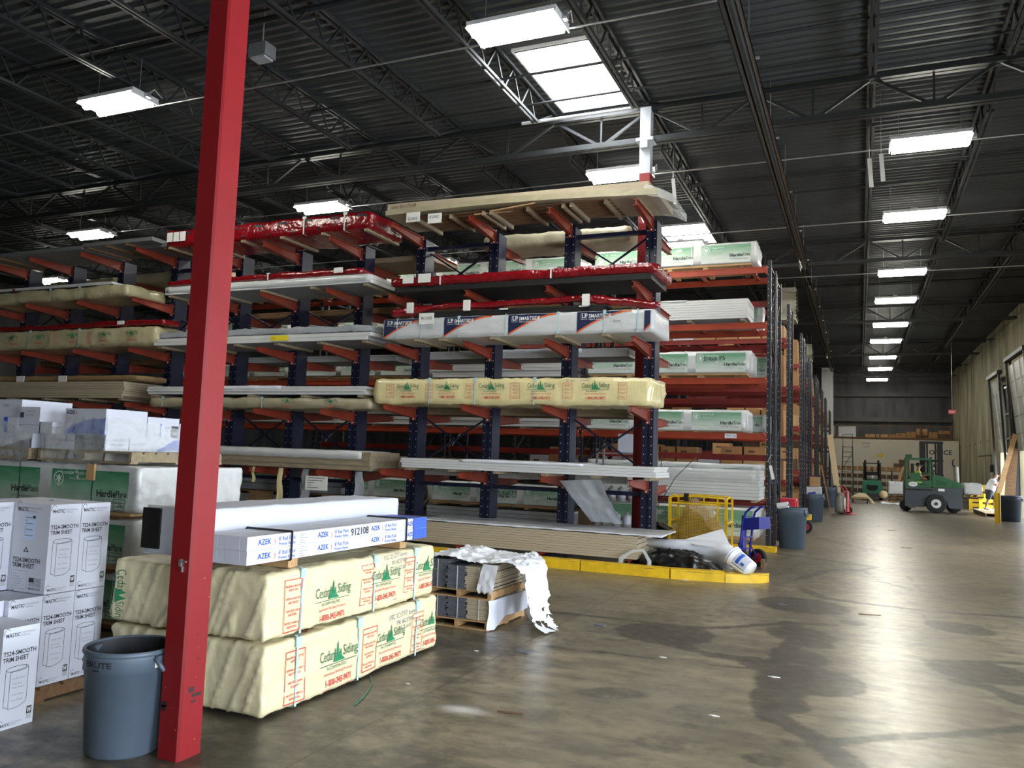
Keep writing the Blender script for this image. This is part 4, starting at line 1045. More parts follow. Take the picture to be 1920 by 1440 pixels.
# ---- grey shingle boards on a pallet under a torn white sheet
r0 = pallet('low pallet under the grey cement shingles', -4.12, -3.4, 7.44, 8.4, 0, .09)
def slabs(label, x0, x1, y0, y1, z0, z1, n, m, gap, seed):
    r = thing('shingle_stack', label, 'shingle stack', ((x0+x1)/2, (y0+y1)/2, z0)); board_stack(r, x1-x0, y1-y0, 0, z1-z0, m, gap, n, .006, 'shingles', seed)
    q = MB(); q.bar(((x1-x0)*.1, -(y1-y0)/2-.012, 0), ((x1-x0)*.1, -(y1-y0)/2-.012, z1-z0), .008, .003, 'strap_white'); q.build('band', r)
xa = [-4.12, -3.88, -3.66, -3.41]
slabs('lower left stack of grey shingles on the pallet', xa[0], xa[1]-.008, 7.46, 8.35, .092, .3, 13, 'grey_board', 'grey_gap', 1)
slabs('lower middle stack of grey shingles', xa[1], xa[2]-.004, 7.46, 8.35, .092, .3, 13, 'grey_board', 'grey_gap', 2)
slabs('lower right stack of tan shingles', xa[2], xa[3], 7.46, 8.35, .092, .3, 10, 'tan_board', 'tan_gap', 3)
pallet('thin wooden deck between the two layers of shingles', -4.12, -3.38, 7.44, 8.38, .302, .08)
slabs('upper left stack of dark grey shingles', xa[0]-.02, xa[1]-.012, 7.46, 8.35, .384, .665, 17, 'grey_board', 'grey_gap', 4)
slabs('upper middle stack of dark grey shingles', xa[1], xa[2]-.004, 7.43, 8.3, .384, .62, 15, 'grey_board', 'grey_gap', 5)
slabs('upper right stack of tan shingles under the torn sheet', xa[2], xa[3], 7.43, 8.3, .384, .62, 12, 'tan_board', 'tan_gap', 6)
def torn_sheet():
    b = MB(); n, m = 90, 64; fn = crumple(51, .036); vs = []; keep = set()
    prof = [(-4.14, .685), (-3.9, .7), (-3.6, .66), (-3.38, .665), (-3.24, .66), (-3.12, .62), (-3.06, .5), (-3.03, .34), (-2.99, .2), (-2.93, .06), (-2.84, .012)]
    seg = [math.dist(prof[i], prof[i+1]) for i in range(len(prof)-1)]; T = sum(seg)
    def pp(t):
        d = t*T
        for i, s in enumerate(seg):
            if d <= s: k = d/s; return prof[i][0]+(prof[i+1][0]-prof[i][0])*k, prof[i][1]+(prof[i+1][1]-prof[i][1])*k, i
            d -= s
        return (*prof[-1], 9)
    for j in range(m+1):
        for i in range(n+1):
            t = i/n; s = j/m; x, z, k = pp(t); y = 7.40+1.0*s
            if x > -3.35: y = 7.55+(1.0-.55*min(1, (x+3.35)/.5))*s+.0; x -= .04*math.sin(s*9)
            q = fn(V((x*1.4, y*1.4, z))); q2 = noise.noise(V((x*7, y*7, z*6)))*.02+noise.noise(V((x*21, y*21, z*17)))*.003
            z2 = z+(abs(q)*.9+q2*.8 if z > .55 else 0); x2 = x+(q*1.3+q2 if z <= .6 else 0)
            if z < .12: z2 = max(.006, z+q2)
            vs.append(V((x2, y, max(z2, .69 if x < -3.87 and z > .6 else .64 if x < -3.4 and z > .5 else .005))))
    fs = []
    for j in range(m):
        for i in range(n):
            v = vs[j*(n+1)+i]; h = noise.noise(V((v.x*5, v.y*5, v.z*5+9)))
            if j < 3 and noise.noise(V((v.x*7, 3, 0))) > .05: continue
            if v.z < .25 and v.x > -3.05 and h > .28: continue
            if v.z < .12 and noise.noise(V((v.y*8, 1, 2))) > .15: continue
            fs.append((j*(n+1)+i, j*(n+1)+i+1, (j+1)*(n+1)+i+1, (j+1)*(n+1)+i))
    b.add(vs, fs, 'plastic_white', True)
    r = thing('torn_sheet', 'torn white plastic sheet draped over the shingle pallet down to the floor', 'plastic sheet', (0, 0, 0)); b.build('sheet', r)
    # front flap hanging from the top corner over the tan stack and the skirt round the lower layer
    c = MB(); g = crumple(53, .02)
    c.add([V((-3.5+.17*i/8+.04*(1-j/10), 7.405-abs(g(V((i*.1, j*.1, 0))))-.004*j, .66-.24*j/10-.05*abs(math.sin(i*1.1))*(j/10))) for j in range(11) for i in range(9)], [(j*9+i, j*9+i+1, j*9+i+10, j*9+i+9) for j in range(10) for i in range(8)], 'plastic_white', True)
    c.build('front_flap', r); c = MB()
    pts = [(-3.4, 7.43), (-3.37, 7.5), (-3.36, 7.8), (-3.34, 8.1), (-3.33, 8.35)]
    c.add([V((x+.012*math.sin(k*3+j), y, .3-(.29 if k < 2 else .2)*j/5)) for j in range(6) for k, (x, y) in enumerate(pts)], [(j*5+i, j*5+i+1, j*5+i+6, j*5+i+5) for j in range(5) for i in range(4)], 'carton', True)
    c.build('lower_wrap', r); c = MB()
    f = Face(c, (-3.02, 7.62, .2), Y3, V((-.15, 0, 1)), X3, None, .03)
    for dy in (.0, .14): f.poly([(dy, .03), (dy+.05, 0), (dy+.1, .06), (dy+.09, .12), (dy+.03, .1)], 'ink_green')
    c.build('green_print', r)
torn_sheet()

# ---- litter on the floor
def bit(name, label, px, py, kind, s=.06):
    p = at_z(px, py, 0); b = MB()
    if kind == 'tile': b.prism([(-s, -s*.7, 0), (s*.9, -s*.8, 0), (s, s*.7, 0), (-s*.8, s*.8, 0)], (0, 0, .008), 'grey_board')
    if kind == 'chip': b.prism([(-s, 0, 0), (-s*.2, -s*.3, 0), (s, .0, 0), (s*.1, s*.3, 0)], (0, 0, .006), 'paper')
    if kind == 'stick': b.bar((-s, 0, .005), (s, s*.4, .006), .012, .008, 'wood_dark')
    tag(b.build(name, loc=(p.x, p.y, 0.001)), label, 'debris')
bit('shingle_scrap', 'grey square shingle scrap on the floor left of centre', 981, 1222, 'tile', .07)
bit('shingle_scrap', 'dark thin shingle scrap right of the torn sheet', 1125, 1172, 'tile', .06)
bit('shingle_scrap', 'small grey scrap in the dark pool below the pail', 1467, 1134, 'tile', .05)
bit('wood_splinter', 'dark splinter on the floor near the bottom centre', 955, 1339, 'stick', .09)
bit('paper_scrap', 'white paper scrap lower middle of the floor', 1339, 1343, 'chip', .04)
bit('paper_scrap', 'white paper scrap in the reddish stain', 1451, 1270, 'chip', .05)
bit('paper_scrap', 'white paper scrap in front of the yellow kerb near its joint', 1285, 1088, 'chip', .06)
bit('paper_scrap', 'white paper scrap by the left part of the yellow kerb', 1118, 1072, 'chip', .05)
bit('paper_scrap', 'pale scrap on the floor below the shingle pallet', 893, 1221, 'chip', .025)
bit('paper_scrap', 'tiny white scrap on the open floor at centre', 1243, 1233, 'chip', .035)
bit('paper_scrap', 'tiny white scrap near the lower cream bundle', 765, 1283, 'chip', .02)
bit('wood_splinter', 'dark splinter far along the aisle floor', 1631, 1154, 'stick', .12)
bit('wood_splinter', 'dark splinter on the floor before the big green lift', 1700, 1028, 'stick', .12)
bit('wood_splinter', 'short dark splinter near the distant floor joint', 1672, 995, 'stick', .1)
b = MB(); P = [at_z(*q, 0) for q in ((693, 1268), (697, 1282), (690, 1297), (680, 1310), (665, 1323))]; b.tube([V((p.x, p.y, .006)) for p in P], .006, 'strap_green', 5)
tag(b.build('strap_end'), 'loose green strap end lying beside the lower cream bundle', 'strap')

# ================================================================== CANTILEVER RACKS
YF, YU0, YU1, YR = 12.45, 13.55, 13.9, 15.05
def upright(par, x, h):
    b = MB(); w = .1
    b.box(x-w, x-w+.07, YU0, YU1, 0, h, 'rack_blue'); b.box(x+w-.07, x+w, YU0, YU1, 0, h, 'rack_blue')
    b.box(x-w+.07, x+w-.07, YU0+.03, YU1-.03, 0, h, 'rack_blue')
    z = .35
    while z < h-.05:
        for s in (-.065, .065): b.cyl((x+s, YU0-.002, z), (x+s, YU0+.001, z), .009, .009, 'dot_white', 6)
        z += .15
    b.build('upright', par)
    b = MB(); b.box(x-.09, x+.09, YF+.15, YR, .0, .14, 'rack_blue'); b.build('base_beam', par)
def arm(par, x, z, side=1, m='arm_orange'):
    b = MB(); y0, y1 = (YU0, YF) if side == 1 else (YU1, YR); w = .04
    t = .012
    for zz0, zz1, ww in ((-.001, -t, w),):
        b.prism([(x-ww, y0, z-t), (x+ww, y0, z-t), (x+ww, y1, z-t), (x-ww, y1, z-t)], (0, 0, t), m)
    b.add([(x-t/2, y0, z-.2), (x-t/2, y0, z), (x-t/2, y1, z), (x-t/2, y1, z-.1), (x+t/2, y0, z-.2), (x+t/2, y0, z), (x+t/2, y1, z), (x+t/2, y1, z-.1)],
          [(0, 1, 2, 3), (7, 6, 5, 4), (0, 3, 7, 4), (3, 2, 6, 7)], m)
    b.add([(x-w, y0, z-.2), (x+w, y0, z-.2), (x+w, y1, z-.1), (x-w, y1, z-.1), (x-w, y0, z-.188), (x+w, y0, z-.188), (x+w, y1, z-.088), (x-w, y1, z-.088)],
          [(0, 3, 2, 1), (4, 5, 6, 7), (0, 1, 5, 4), (1, 2, 6, 5), (2, 3, 7, 6), (3, 0, 4, 7)], m)
    s = -1 if side == 1 else 1
    b.box(x-w, x+w, min(y0, y0+s*.015), max(y0, y0+s*.015), z-.24, z+.03, m)
    for zz in (z-.21, z): b.cyl((x, y0+s*.016, zz), (x, y0+s*.03, zz), .014, .014, 'dot_white', 6)
    b.build('arm', par)
def xbrace(par, x0, x1, z0, z1, cross=True):
    b = MB(); y = YU0+.2
    b.bar((x0, y, z0), (x1, y, z1), .04, .03, 'rack_blue')
    if cross: b.bar((x1, y+.04, z0), (x0, y+.04, z1), .04, .03, 'rack_blue')
    b.build('cross_brace', par)
def tie(par, x0, x1, z, h=.07): MB().box(x0+.1, x1-.1, YU0+.1, YU0+.2, z-h, z, 'rack_blue').build('tie_beam', par)
def canti(label, xs, h, levels, rear, braces, ties, ox=0):
    r = thing('cantilever_rack', label, 'rack', (xs[0]*0, 0, 0))
    for x in xs: upright(r, x, h)
    for z in levels:
        for x in xs: arm(r, x, z)
    for z in rear:
        for x in xs: arm(r, x, z, -1)
    for a, c, z0, z1 in braces: xbrace(r, a, c, z0, z1)
    for a, c, z in ties: tie(r, a, c, z)
    return r
U1 = [-7.93, -6.35, -4.83, -3.33]; U2 = [-12.5, -10.91, -9.33]; U3 = [-19.4, -17.8, -16.1, -14.4]
canti('blue cantilever rack nearest the aisle with orange arms', U1, 5.93, [.19, 1.43, 2.6, 3.72, 4.62, 5.97], [1.3, 2.5, 3.6, 4.5, 5.78],
      [(U1[0], U1[1], 1.5, 2.5), (U1[2], U1[3], 1.5, 2.5), (U1[0], U1[1], 4.75, 5.75), (U1[2], U1[3], 4.75, 5.75)],
      [(U1[0], U1[1], 1.2), (U1[1], U1[2], 1.2), (U1[2], U1[3], 1.2), (U1[0], U1[1], 5.8), (U1[2], U1[3], 5.8)])
canti('middle blue cantilever rack behind the near red column', U2, 5.9, [.19, 1.36, 2.5, 3.72, 4.82, 5.83], [1.3, 2.5, 3.6, 4.6, 5.6],
      [(U2[0], U2[1], 1.5, 2.5), (U2[1], U2[2], 1.5, 2.5), (U2[0], U2[1], 3.95, 4.7), (U2[1], U2[2], 3.95, 4.7)], [(U2[0], U2[1], 1.15), (U2[1], U2[2], 1.15)])
canti('left blue cantilever rack reaching the left edge', U3, 6.0, [.19, 1.36, 2.6, 3.78, 4.88, 5.98], [2.5, 3.6, 4.6, 5.6],
      [(U3[0], U3[1], 4.3, 5.3), (U3[2], U3[3], 4.3, 5.4), (-14.4, -12.5, 4.3, 5.6), (-14.4, -12.5, 3.9, 4.6)], [(-14.4, -12.5, 5.75)])

def SP(x0, x1, yt, yb, px, Y=YF): return span(x0, x1, yt, yb, px, Y)
def place(x0, x1, y, z, D=1.15): return (x1-x0), ((x0+x1)/2, y+D/2, z)
# --- nearest rack, bottom to top
X0, X1 = -9.0, -2.88
L, loc = place(X0, X1, YF, .2, 1.0)
tn = load_boards('long stack of tan boards on the lowest arms of the nearest rack', L-.3, 1.0, .36, (loc[0]-.15, loc[1], .2), m='tan_board', gap='tan_gap', layers=9, seed=4, jit=.006)
b = MB(); fn = crumple(61, .012); soft_box(b, 4.3, 1.05, .03, 'plastic_white', fn, .1, .012); tag(b.build('cover_sheet', loc=(-4.95, YF+.5, .572)), 'thin white sheet lying on the tan boards', 'plastic sheet')
b = MB(); b.tube([(-3.45, YF-.04, .02), (-3.42, YF-.06, .22), (-3.25, YF-.05, .34), (-3.08, YF-.03, .36), (-2.98, YF-.04, .2), (-3.0, YF-.05, .02)], [.05, .045, .03, .03, .035, .05], 'clear_film', 8)
tag(b.build('hanging_film'), 'twist of clear film hanging on the right end of the tan boards', 'plastic film')
X0, X1 = SP(752, 1228, 865, 890, 1225)[:2]
load_boards('white trim boards on the second arm level of the nearest rack', X1-X0, .95, .17, ((X0+X1)/2, YF+.45, 1.475), layers=4, seed=2, film=('plastic_white', .06, .5), skids=6)
b = MB(); fn = crumple(62, .035)
b.add([V((-4.62+.72*i/10*(1-.25*j/12)+.5*j/12, YF+.3+.25*j/12+fn(V((i*.25, j*.06, 0))), 1.36-.66*j/12+.05*(i/10)*(j < 3))) for j in range(13) for i in range(11)], [(j*11+i, j*11+i+1, j*11+i+12, j*11+i+11) for j in range(12) for i in range(10)], 'sheet_grey', True)
tag(b.build('hanging_sheet'), 'grey wrapping sheet hanging below the white trim boards', 'plastic sheet')
X0, X1, Z0, Z1 = SP(702, 1222, 709, 770, 1210)
load_cedar('bright cream siding bundle on the third level of the nearest rack', X1-X0, 1.05, .455, ((X0+X1)/2, YF+.5, 2.605), seed=5, film='cream_film', straps=[1.15, 2.05, 3.15],
  logos=[(.7, .28, .42), (1.5, .28, .42), (2.35, .28, .45), (3.25, .28, .45), (4.2, .28, .45)], notices=[(.28, .1, .15, .25), (1.08, .1, .15, .25), (1.87, .1, .15, .25), (2.72, .1, .17, .26), (3.65, .1, .17, .26), (4.6, .1, .14, .26)], writing=[("16' 4x5 1x9 bevel", 3.7, .38, .06)])
# LP bundle
X0, X1, Z0, Z1 = SP(716, 1198, 590, 628, 1187); X1 = -3.3; X0 = -8.0
def load_smart():
    L, D, H = X1-X0+.32, 1.12, .37; r = thing('siding_panel_bundle', 'white and navy siding bundle with orange stripe on the fourth level', 'wrapped bundle', ((X0+X1)/2+.16, YF+.53, 3.78), 0)
    fn = crumple(71, .008); b = MB(); soft_box(b, L, D, H, 'white_film', fn, .08, .025); f = Face(b, (-L/2, -D/2, 0), X3, Z3, -Y3, fn, .006)
    P = 1.235; n = 14
    for k in range(4):
        u0 = .03+k*P+(.0); w = .92
        top = H-.015
        cur = lambda t: .02+(top-.02)*(1-(1-t)**1.7)
        f.strip([(u0+w*i/n, min(top-.004, cur(i/n)+.012), top) for i in range(n+1)], 'ink_navy', 1, 3)
        f.strip([(u0+w*i/n, max(.0, cur(i/n)-.018), min(top, cur(i/n)+.012)) for i in range(n+1)], 'ink_orange', 1.2)
        f.outline([(u0+.07, H*.62), (u0+.17, H*.62), (u0+.17, H*.88), (u0+.07, H*.88)], .004, 'ink_white', 2); f.text('LP', u0+.08, H*.69, .1, 'ink_white', True, k=2)
        f.text('SMARTSIDE', u0+.2, H*.69, .085, 'ink_white', True, k=2, maxw=.38); f.text('TRIM & SIDING', u0+.2, H*.58, .035, 'ink_white', k=2)
        f.text('www.lpcorp.com', u0+.95, .03, .03, 'ink_grey', maxw=.2)
    f.strip([(L-.16, .02, H-.03), (L-.06, .12, H-.03)], 'ink_navy'); f.strip([(L-.16, .0, .03), (L-.06, .09, .13)], 'ink_orange', 1.2)
    f.text('lot 3420-R 2R', L-.98, H*.7, .06, 'ink_grey', k=3, rot=.05); f.text('1 Row', L-.72, H*.45, .07, 'ink_grey', k=3)
    b.build('wrap', r, merge=True)
    for u in (.3, .8, 1.55, 2.45, 3.4, 4.2, 4.75): strap(r, u-L/2, L, D, H, fn, m='strap_teal', w=.02, clip=u in (1.55, 3.4, 4.2))
    for u in (.7, 1.2, 2.2, 3.4, 4.2): MB().box(u-L/2-.05, u-L/2+.05, -D/2+.02, D/2-.02, -.05, -.002, 'wood_grey').build('batten', r)
load_smart()
load_boards('dark boards lying on the navy and white siding bundle', 3.35, .8, .11, (-5.5, YF+.5, 4.165), m='black', gap='black', layers=3, seed=6, tags=[(-.02, -.02, .12, .1, 'wood'), (1.45, .09, .16, .02, 'paper'), (2.9, .08, .16, .02, 'paper')], name='dark_board_stack')
b = MB(); P = [(-7.9, 4.28, .075), (-7.6, 4.3, .1), (-7.2, 4.36, .055), (-6.6, 4.38, .05), (-6.0, 4.36, .06), (-5.4, 4.38, .055), (-4.7, 4.39, .06), (-4.3, 4.4, .05), (-4.0, 4.37, .08), (-3.7, 4.33, .07), (-3.4, 4.3, .06), (-3.05, 4.23, .07), (-2.9, 4.24, .02)]
PP = []; RR = []
for (x0, z0, r0), (x1, z1, r1) in zip(P[:-1], P[1:]):
    for k in range(4): t = k/4; PP.append(V((x0+(x1-x0)*t, YF+.15+.02*math.sin(x0*5+k), z0+(z1-z0)*t+.004*math.sin(k*3+x0*9)))); RR.append(r0+(r1-r0)*t+.006*math.sin(k*5+x0*7))
b.tube(PP, RR, 'red_film', 12); r = thing('red_film_roll', 'thin red wrapped roll lying above the navy and white bundle', 'roll', (0, 0, 0)); b.build('film', r)
for x in (-7.5, -6.35, -4.15): MB().box(x-.06, x+.06, YF+.03, YF+.08, 4.26, 4.45, 'paper').build('tag', r)
MB().box(-7.22, -6.92, YF-.09, YF-.08, 4.02, 4.22, 'paper').text('8CX03', (-7.18, YF-.092, 4.1), X3, Z3, .08, 'ink', maxw=.22).build('paper_note', r)
load_red('red wrapped bundle on the fifth level of the nearest rack', 4.95, 1.15, .17, (-5.42, YF+.53, 4.735), seed=7, straps=(1.05, 3.15), tags=[(.3, .22, .13), (.62, .25, .16)], under=.1)
# top load
r = thing('plank_crate', 'big tan plank load marked 8117548 on the topmost arms, with pallets', 'lumber load', (0, 0, 0))
def slab(par, name, x0, x1, y0, y1, z0, z1, z0b, z1b, m, n=10, bow=0, jag=0):
    b = MB(); vs = []
    for i in range(n+1):
        t = i/n; x = x0+(x1-x0)*t; a = z0+(z0b-z0)*t+bow*math.sin(t*math.pi); c = z1+(z1b-z1)*t+bow*math.sin(t*math.pi)
        j = jag*noise.noise(V((x*4, 1, 2)))
        vs += [(x, y0, a+j), (x, y1, a+j), (x, y1, c), (x, y0, c)]
    fs = [(4*i+k, 4*i+(k+1) % 4, 4*i+4+(k+1) % 4, 4*i+4+k) for i in range(n) for k in range(4)]+[(3, 2, 1, 0), (4*n, 4*n+1, 4*n+2, 4*n+3)]
    b.add(vs, fs, m); return b.build(name, par)
xt0, xt1 = -8.05, -3.12
slab(r, 'top_planks', xt0, xt1, YF, YF+1.1, 6.2, 6.32, 6.13, 6.25, 'tan_board')
slab(r, 'lower_planks', xt0-.02, xt1+.15, YF-.03, YF+1.15, 6.1, 6.19, 6.0, 6.11, 'cream_dull', 16, .06)
slab(r, 'edge_film', -3.2, -2.72, YF-.02, YF+1.1, 6.02, 6.2, 5.85, 5.98, 'clear_film', 6, .02, .06)
b = MB(); f = Face(b, (xt0, YF, 6.2), X3, Z3, -Y3, None, .003); f.text('unit 8117548', .08, .02, .1, 'wood_dark', maxw=.7); b.build('marking', r)
for x in (-7.6, -7.15):
    MB().box(x, x+.28, YF-.06, YF-.05, 5.86+.06*(x < -7.4), 6.04+.06*(x < -7.4), 'paper').text('92002', (x+.03, YF-.062, 5.95), X3, Z3, .08, 'ink', maxw=.2).build('paper_note', r)
for xa_, xb_ in ((-7.5, -6.1), (-6.0, -4.6), (-4.5, -3.3)):
    q = MB()
    for k in range(6): q.box(xa_, xb_, YF+.1+k*.17, YF+.22+k*.17, 6.045, 6.06, 'wood_dark')
    for x in (xa_, (xa_+xb_)/2, xb_-.05): q.box(x, x+.05, YF+.1, YF+1.08, 5.975, 6.045, 'wood_grey')
    q.build('pallet_base', r)
q = MB(); q.bar((-5.9, YF-.02, 5.99), (-5.1, YF+.02, 6.07), .05, .015, 'wood'); q.bar((-6.3, YF+.1, 6.0), (-5.6, YF+.3, 6.06), .05, .015, 'wood'); q.build('broken_board', r)
# rear-side loads of the nearest rack
load_cedar('pale cream bundle on the rear top arms, seen under the tan planks', 3.0, .8, .3, (-5.4, 14.6, 5.79), seed=15, film='cream_dull')
load_boards('white boards on the rear arms above the bright cream bundle', 4.4, .85, .16, (-6.05, 14.6, 3.62), layers=4, seed=9, film=('plastic_white', .1, .6))
load_boards('tan boards on the rear arms behind the fourth level', 4.4, .85, .16, (-6.05, 14.6, 2.51), m='wood_grey', gap='wood_dark', layers=4, seed=10)
load_boards('dark boards on the rear arms behind the red bundle', 4.2, .85, .14, (-5.95, 14.6, 4.51), m='wood_dark', gap='black', layers=3, seed=11)
load_boards('pale boards on the rear arms low behind the white trim boards', 4.4, .85, .14, (-6.05, 14.6, 1.31), m='white_board', layers=4, seed=12)

# --- middle rack
X0, X1 = -14.0, -8.12
load_boards('greyish long boards on the second level of the middle rack', 5.9, 1.0, .34, (-11.1, YF+.5, 1.375), m='wood_grey', gap='board_gap', layers=4, seed=13, film=('white_film', .16, .94))
for x, w, l, m in ((-10.85, .06, .3, 'cream_film'), (-10.2, .1, .62, 'cream_film'), (-9.6, .14, .55, 'sheet_grey'), (-8.4, .16, .6, 'sheet_grey')):
    b = MB(); fn = crumple(int(x*-10), .02); b.add([V((x+w*(i/3-.5)*(1+.5*j/7)+.02*math.sin(j+x), YF+.05+fn(V((i*.3, j*.2, x))), 1.36-l*j/7)) for j in range(8) for i in range(4)], [(j*4+i, j*4+i+1, j*4+i+5, j*4+i+4) for j in range(7) for i in range(3)], m, True)
    tag(b.build('hanging_strip'), {-10.85: 'short cream film strip hanging under the greyish boards', -10.2: 'long cream film strip hanging under the greyish boards', -9.6: 'grey film strip hanging below the handwritten note', -8.4: 'wide grey film strip hanging at the right end of the greyish boards'}[x], 'strip')
b = MB(); b.box(-9.55, -9.05, YF-.02, YF-.012, .98, 1.24, 'paper')
for k in range(5): b.box(-9.5, -9.5+.4*(.6+.4*math.sin(k*5)), YF-.022, YF-.02, 1.02+k*.045, 1.03+k*.045, 'ink')
tag(b.build('paper_note'), 'white handwritten note hanging from the greyish boards', 'note')
load_cedar('dusty cream bundle on the third level of the middle rack', 5.5, 1.05, .2, (-10.95, YF+.52, 2.51), seed=6, film='cream_dull', logos=[(1.2, .13, .3), (3.6, .13, .3), (4.6, .13, .3)], straps=[.4, 3.0])
load_boards('white gutter boards on top of the dusty cream bundle', 5.4, .9, .16, (-11.05, YF+.45, 2.765), layers=3, seed=14, skids=5, film=('plastic_white', .1, .3))
r = load_boards('white boards with a yellow tag on the fourth level of the middle rack', 5.3, 1.15, .15, (-10.95, YF+.55, 3.78), layers=2, seed=15, skids=6, tags=[(3.05, .03, .42, .1, 'yellow_tag', 'LP-4'), ])
b = MB(); fn = crumple(81, .03); soft_box(b, 5.3, .95, .14, 'sheet_grey', fn, .09, .05); tag(b.build('grey_sheet', loc=(-10.95, YF+.5, 3.945)), 'crumpled grey sheet covering the boards with the yellow tag', 'plastic sheet')
load_boards('white wrapped flat bundle on the fifth level of the middle rack', 5.1, 1.1, .16, (-10.9, YF+.55, 4.86), layers=2, seed=16, film=('white_film', .15, 1.0), skids=5)
load_red('red wrapped bundle on top of the white flat bundle', 4.9, .9, .13, (-11.0, YF+.45, 5.045), seed=9, straps=(2.7,), tags=[(4.3, .2, .1)])
load_red('glossy red bundle on the topmost arms of the middle rack', 5.15, 1.15, .34, (-10.95, YF+.55, 5.9), seed=10, skids=6, straps=(3.6, 4.55), tags=[(.08, .15, .2), (.26, .15, .2), (.44, .15, .2)])
r = thing('pallet_boards', 'tan boards sticking out behind the red bundle, right end', 'lumber load', (-8.6, 14.4, 5.6)); MB().box(-.9, .7, -.5, .6, .02, .12, 'wood_grey').build('boards', r)
load_boards('white boards on the rear arms of the middle rack', 4.2, .85, .13, (-10.9, 14.6, 3.61), layers=3, seed=17)
load_boards('brown boards on the rear arms high behind the middle rack', 4.2, .85, .13, (-10.9, 14.6, 4.61), m='wood_dark', gap='black', layers=3, seed=18)
load_boards('pale boards low on the rear arms of the middle rack', 4.2, .85, .16, (-10.9, 14.6, 2.51), m='white_board', layers=3, seed=19)

# --- left rack
load_cedar('thin cream wrapped bundle on the fifth level of the left rack', 4.8, 1.1, .27, (-16.95, YF+.52, 4.9), seed=12, film='cream_pale', straps=[2.4, 3.35], logos=[])
load_boards('white boards lying on the thin cream bundle', 4.3, .6, .06, (-17.2, YF+.3, 5.19), layers=2, seed=21, tags=[(1.1, -.02, .07, .06, 'red_film')])
load_cedar('printed cream siding bundle on the fourth level of the left rack', 6.2, 1.1, .42, (-16.7, YF+.52, 3.8), seed=13, film='cream_pale', logos=[(1.7, .26, .36), (2.6, .26, .36), (3.7, .26, .36), (4.7, .26, .36), (5.5, .26, .36)], straps=[2.3, 3.9], notices=[(3.1, .08, .15, .24), (4.15, .08, .15, .24)])
load_red('thin red roll on the printed cream bundle at left', 3.4, .3, .11, (-17.2, YF+.2, 4.25), seed=14); load_red('dark red wrapped roll reaching past the left rack end', 2.2, .5, .13, (-14.6, YF+.3, 4.25), seed=16, tags=[(.9, .2, .08)])
load_boards('large tan board stack on the third level of the left rack', 5.0, 1.05, .36, (-16.95, YF+.52, 2.68), m='tan_board', gap='tan_gap', layers=7, seed=22, skids=5)
b = MB(); fn = crumple(91, .014); soft_box(b, 5.0, .8, .13, 'brown_wrap', fn, .12, .05); r = thing('brown_wrapped_roll', 'long brown paper roll on the large tan board stack', 'roll', (-16.6, YF+.45, 3.06)); b.build('wrap', r, merge=True)
for x in (-1.2, .2): MB().box(x-.13, x+.13, -.42, -.405, -.02, .12, 'paper').build('label_sheet', r)
for i, (a, c, z, lb) in enumerate(((-20.2, -16.05, 6.03, 'grey panel on the topmost arms at the left edge'), (-16.0, -13.9, 6.07, 'grey panel on the topmost arms under the strip light'), (-14.6, -13.2, 6.0, 'grey panel slanting at the right end of the left rack'))):
    r = thing('siding_sheet', lb, 'panel', ((a+c)/2, YF+.55+.3*(i == 2), z)); MB().box(-(c-a)/2, (c-a)/2, -.6, .6, .0, .08, 'grey_panel').build('sheet', r)
    for k in range(3): MB().box(-(c-a)/2+.1+k*.6, -(c-a)/2+.18+k*.6, -.58, .58, -.05, -.001, 'wood_dark').build('batten', r)
load_cedar('cream bundle hanging over the rear arms at top left', 3.0, .8, .25, (-15.2, 14.6, 5.62), seed=18, film='cream_dull')
load_cedar('cream bundle on the rear arms behind the left rack top', 2.4, .8, .22, (-18.3, 14.6, 5.62), seed=19, film='cream_dull')
load_boards('brown boards on the rear arms of the left rack', 5, .85, .14, (-17, 14.6, 3.61), m='wood_dark', gap='black', layers=3, seed=23)
load_boards('white boards low on the rear arms of the left rack', 5, .85, .14, (-17, 14.6, 2.51), layers=3, seed=24)
load_boards('tan boards on the second level of the left rack', 5.4, 1.0, .4, (-16.9, YF+.5, 1.37), m='tan_board', gap='tan_gap', layers=6, seed=25)

# ================================================================== YELLOW KERBS
def kerb(label, pts, h=.15, w=.2, m='yellow', tip=False):
    b = MB(); (x0, y0), (x1, y1) = pts; d = V((x1-x0, y1-y0, 0)).normalized(); n = V((-d.y, d.x, 0))*w; a, c = V((x0, y0, 0)), V((x1, y1, 0))
    if tip:
        prof = [(0, 0), (.3, 0), (.7, .06), (1.0, .3), (1.2, .8), (1.28, 1.2), (1.0, 1.1), (0, 1)]; L = (c-a).length
        b.prism([a+d*L*u+n*v for u, v in prof], (0, 0, h*.85), m)
    else:
        b.prism([a, c, c+n, a+n], (0, 0, h), m)
    for k in range(7):
        t = random.random(); p = a+(c-a)*t; b.poly([p+V((0, -.001, h*.82)), p+V((.2*random.random()+.05, -.001, h*.86)), p+V((.15, -.001, h*.9))], 'ink')
    tag(b.build('yellow_kerb'), label, 'kerb')
kerb('long left piece of the yellow kerb in front of the lumber racks', [(-14, 12.15), (-4.02, 12.15)])
kerb('middle piece of the yellow kerb, with black scuffs', [(-4.0, 12.15), (-2.62, 12.17)]); kerb('right piece of the yellow kerb under the black bag', [(-2.6, 12.17), (-1.83, 12.3)])
kerb('rounded end piece of the yellow kerb, under the pail', [(-1.82, 12.3), (-1.3, 12.55)], tip=True)
kerb('yellow kerb at the foot of the orange pallet rack', [(-3.3, 17.05), (-1.55, 17.05)], .1, .3)

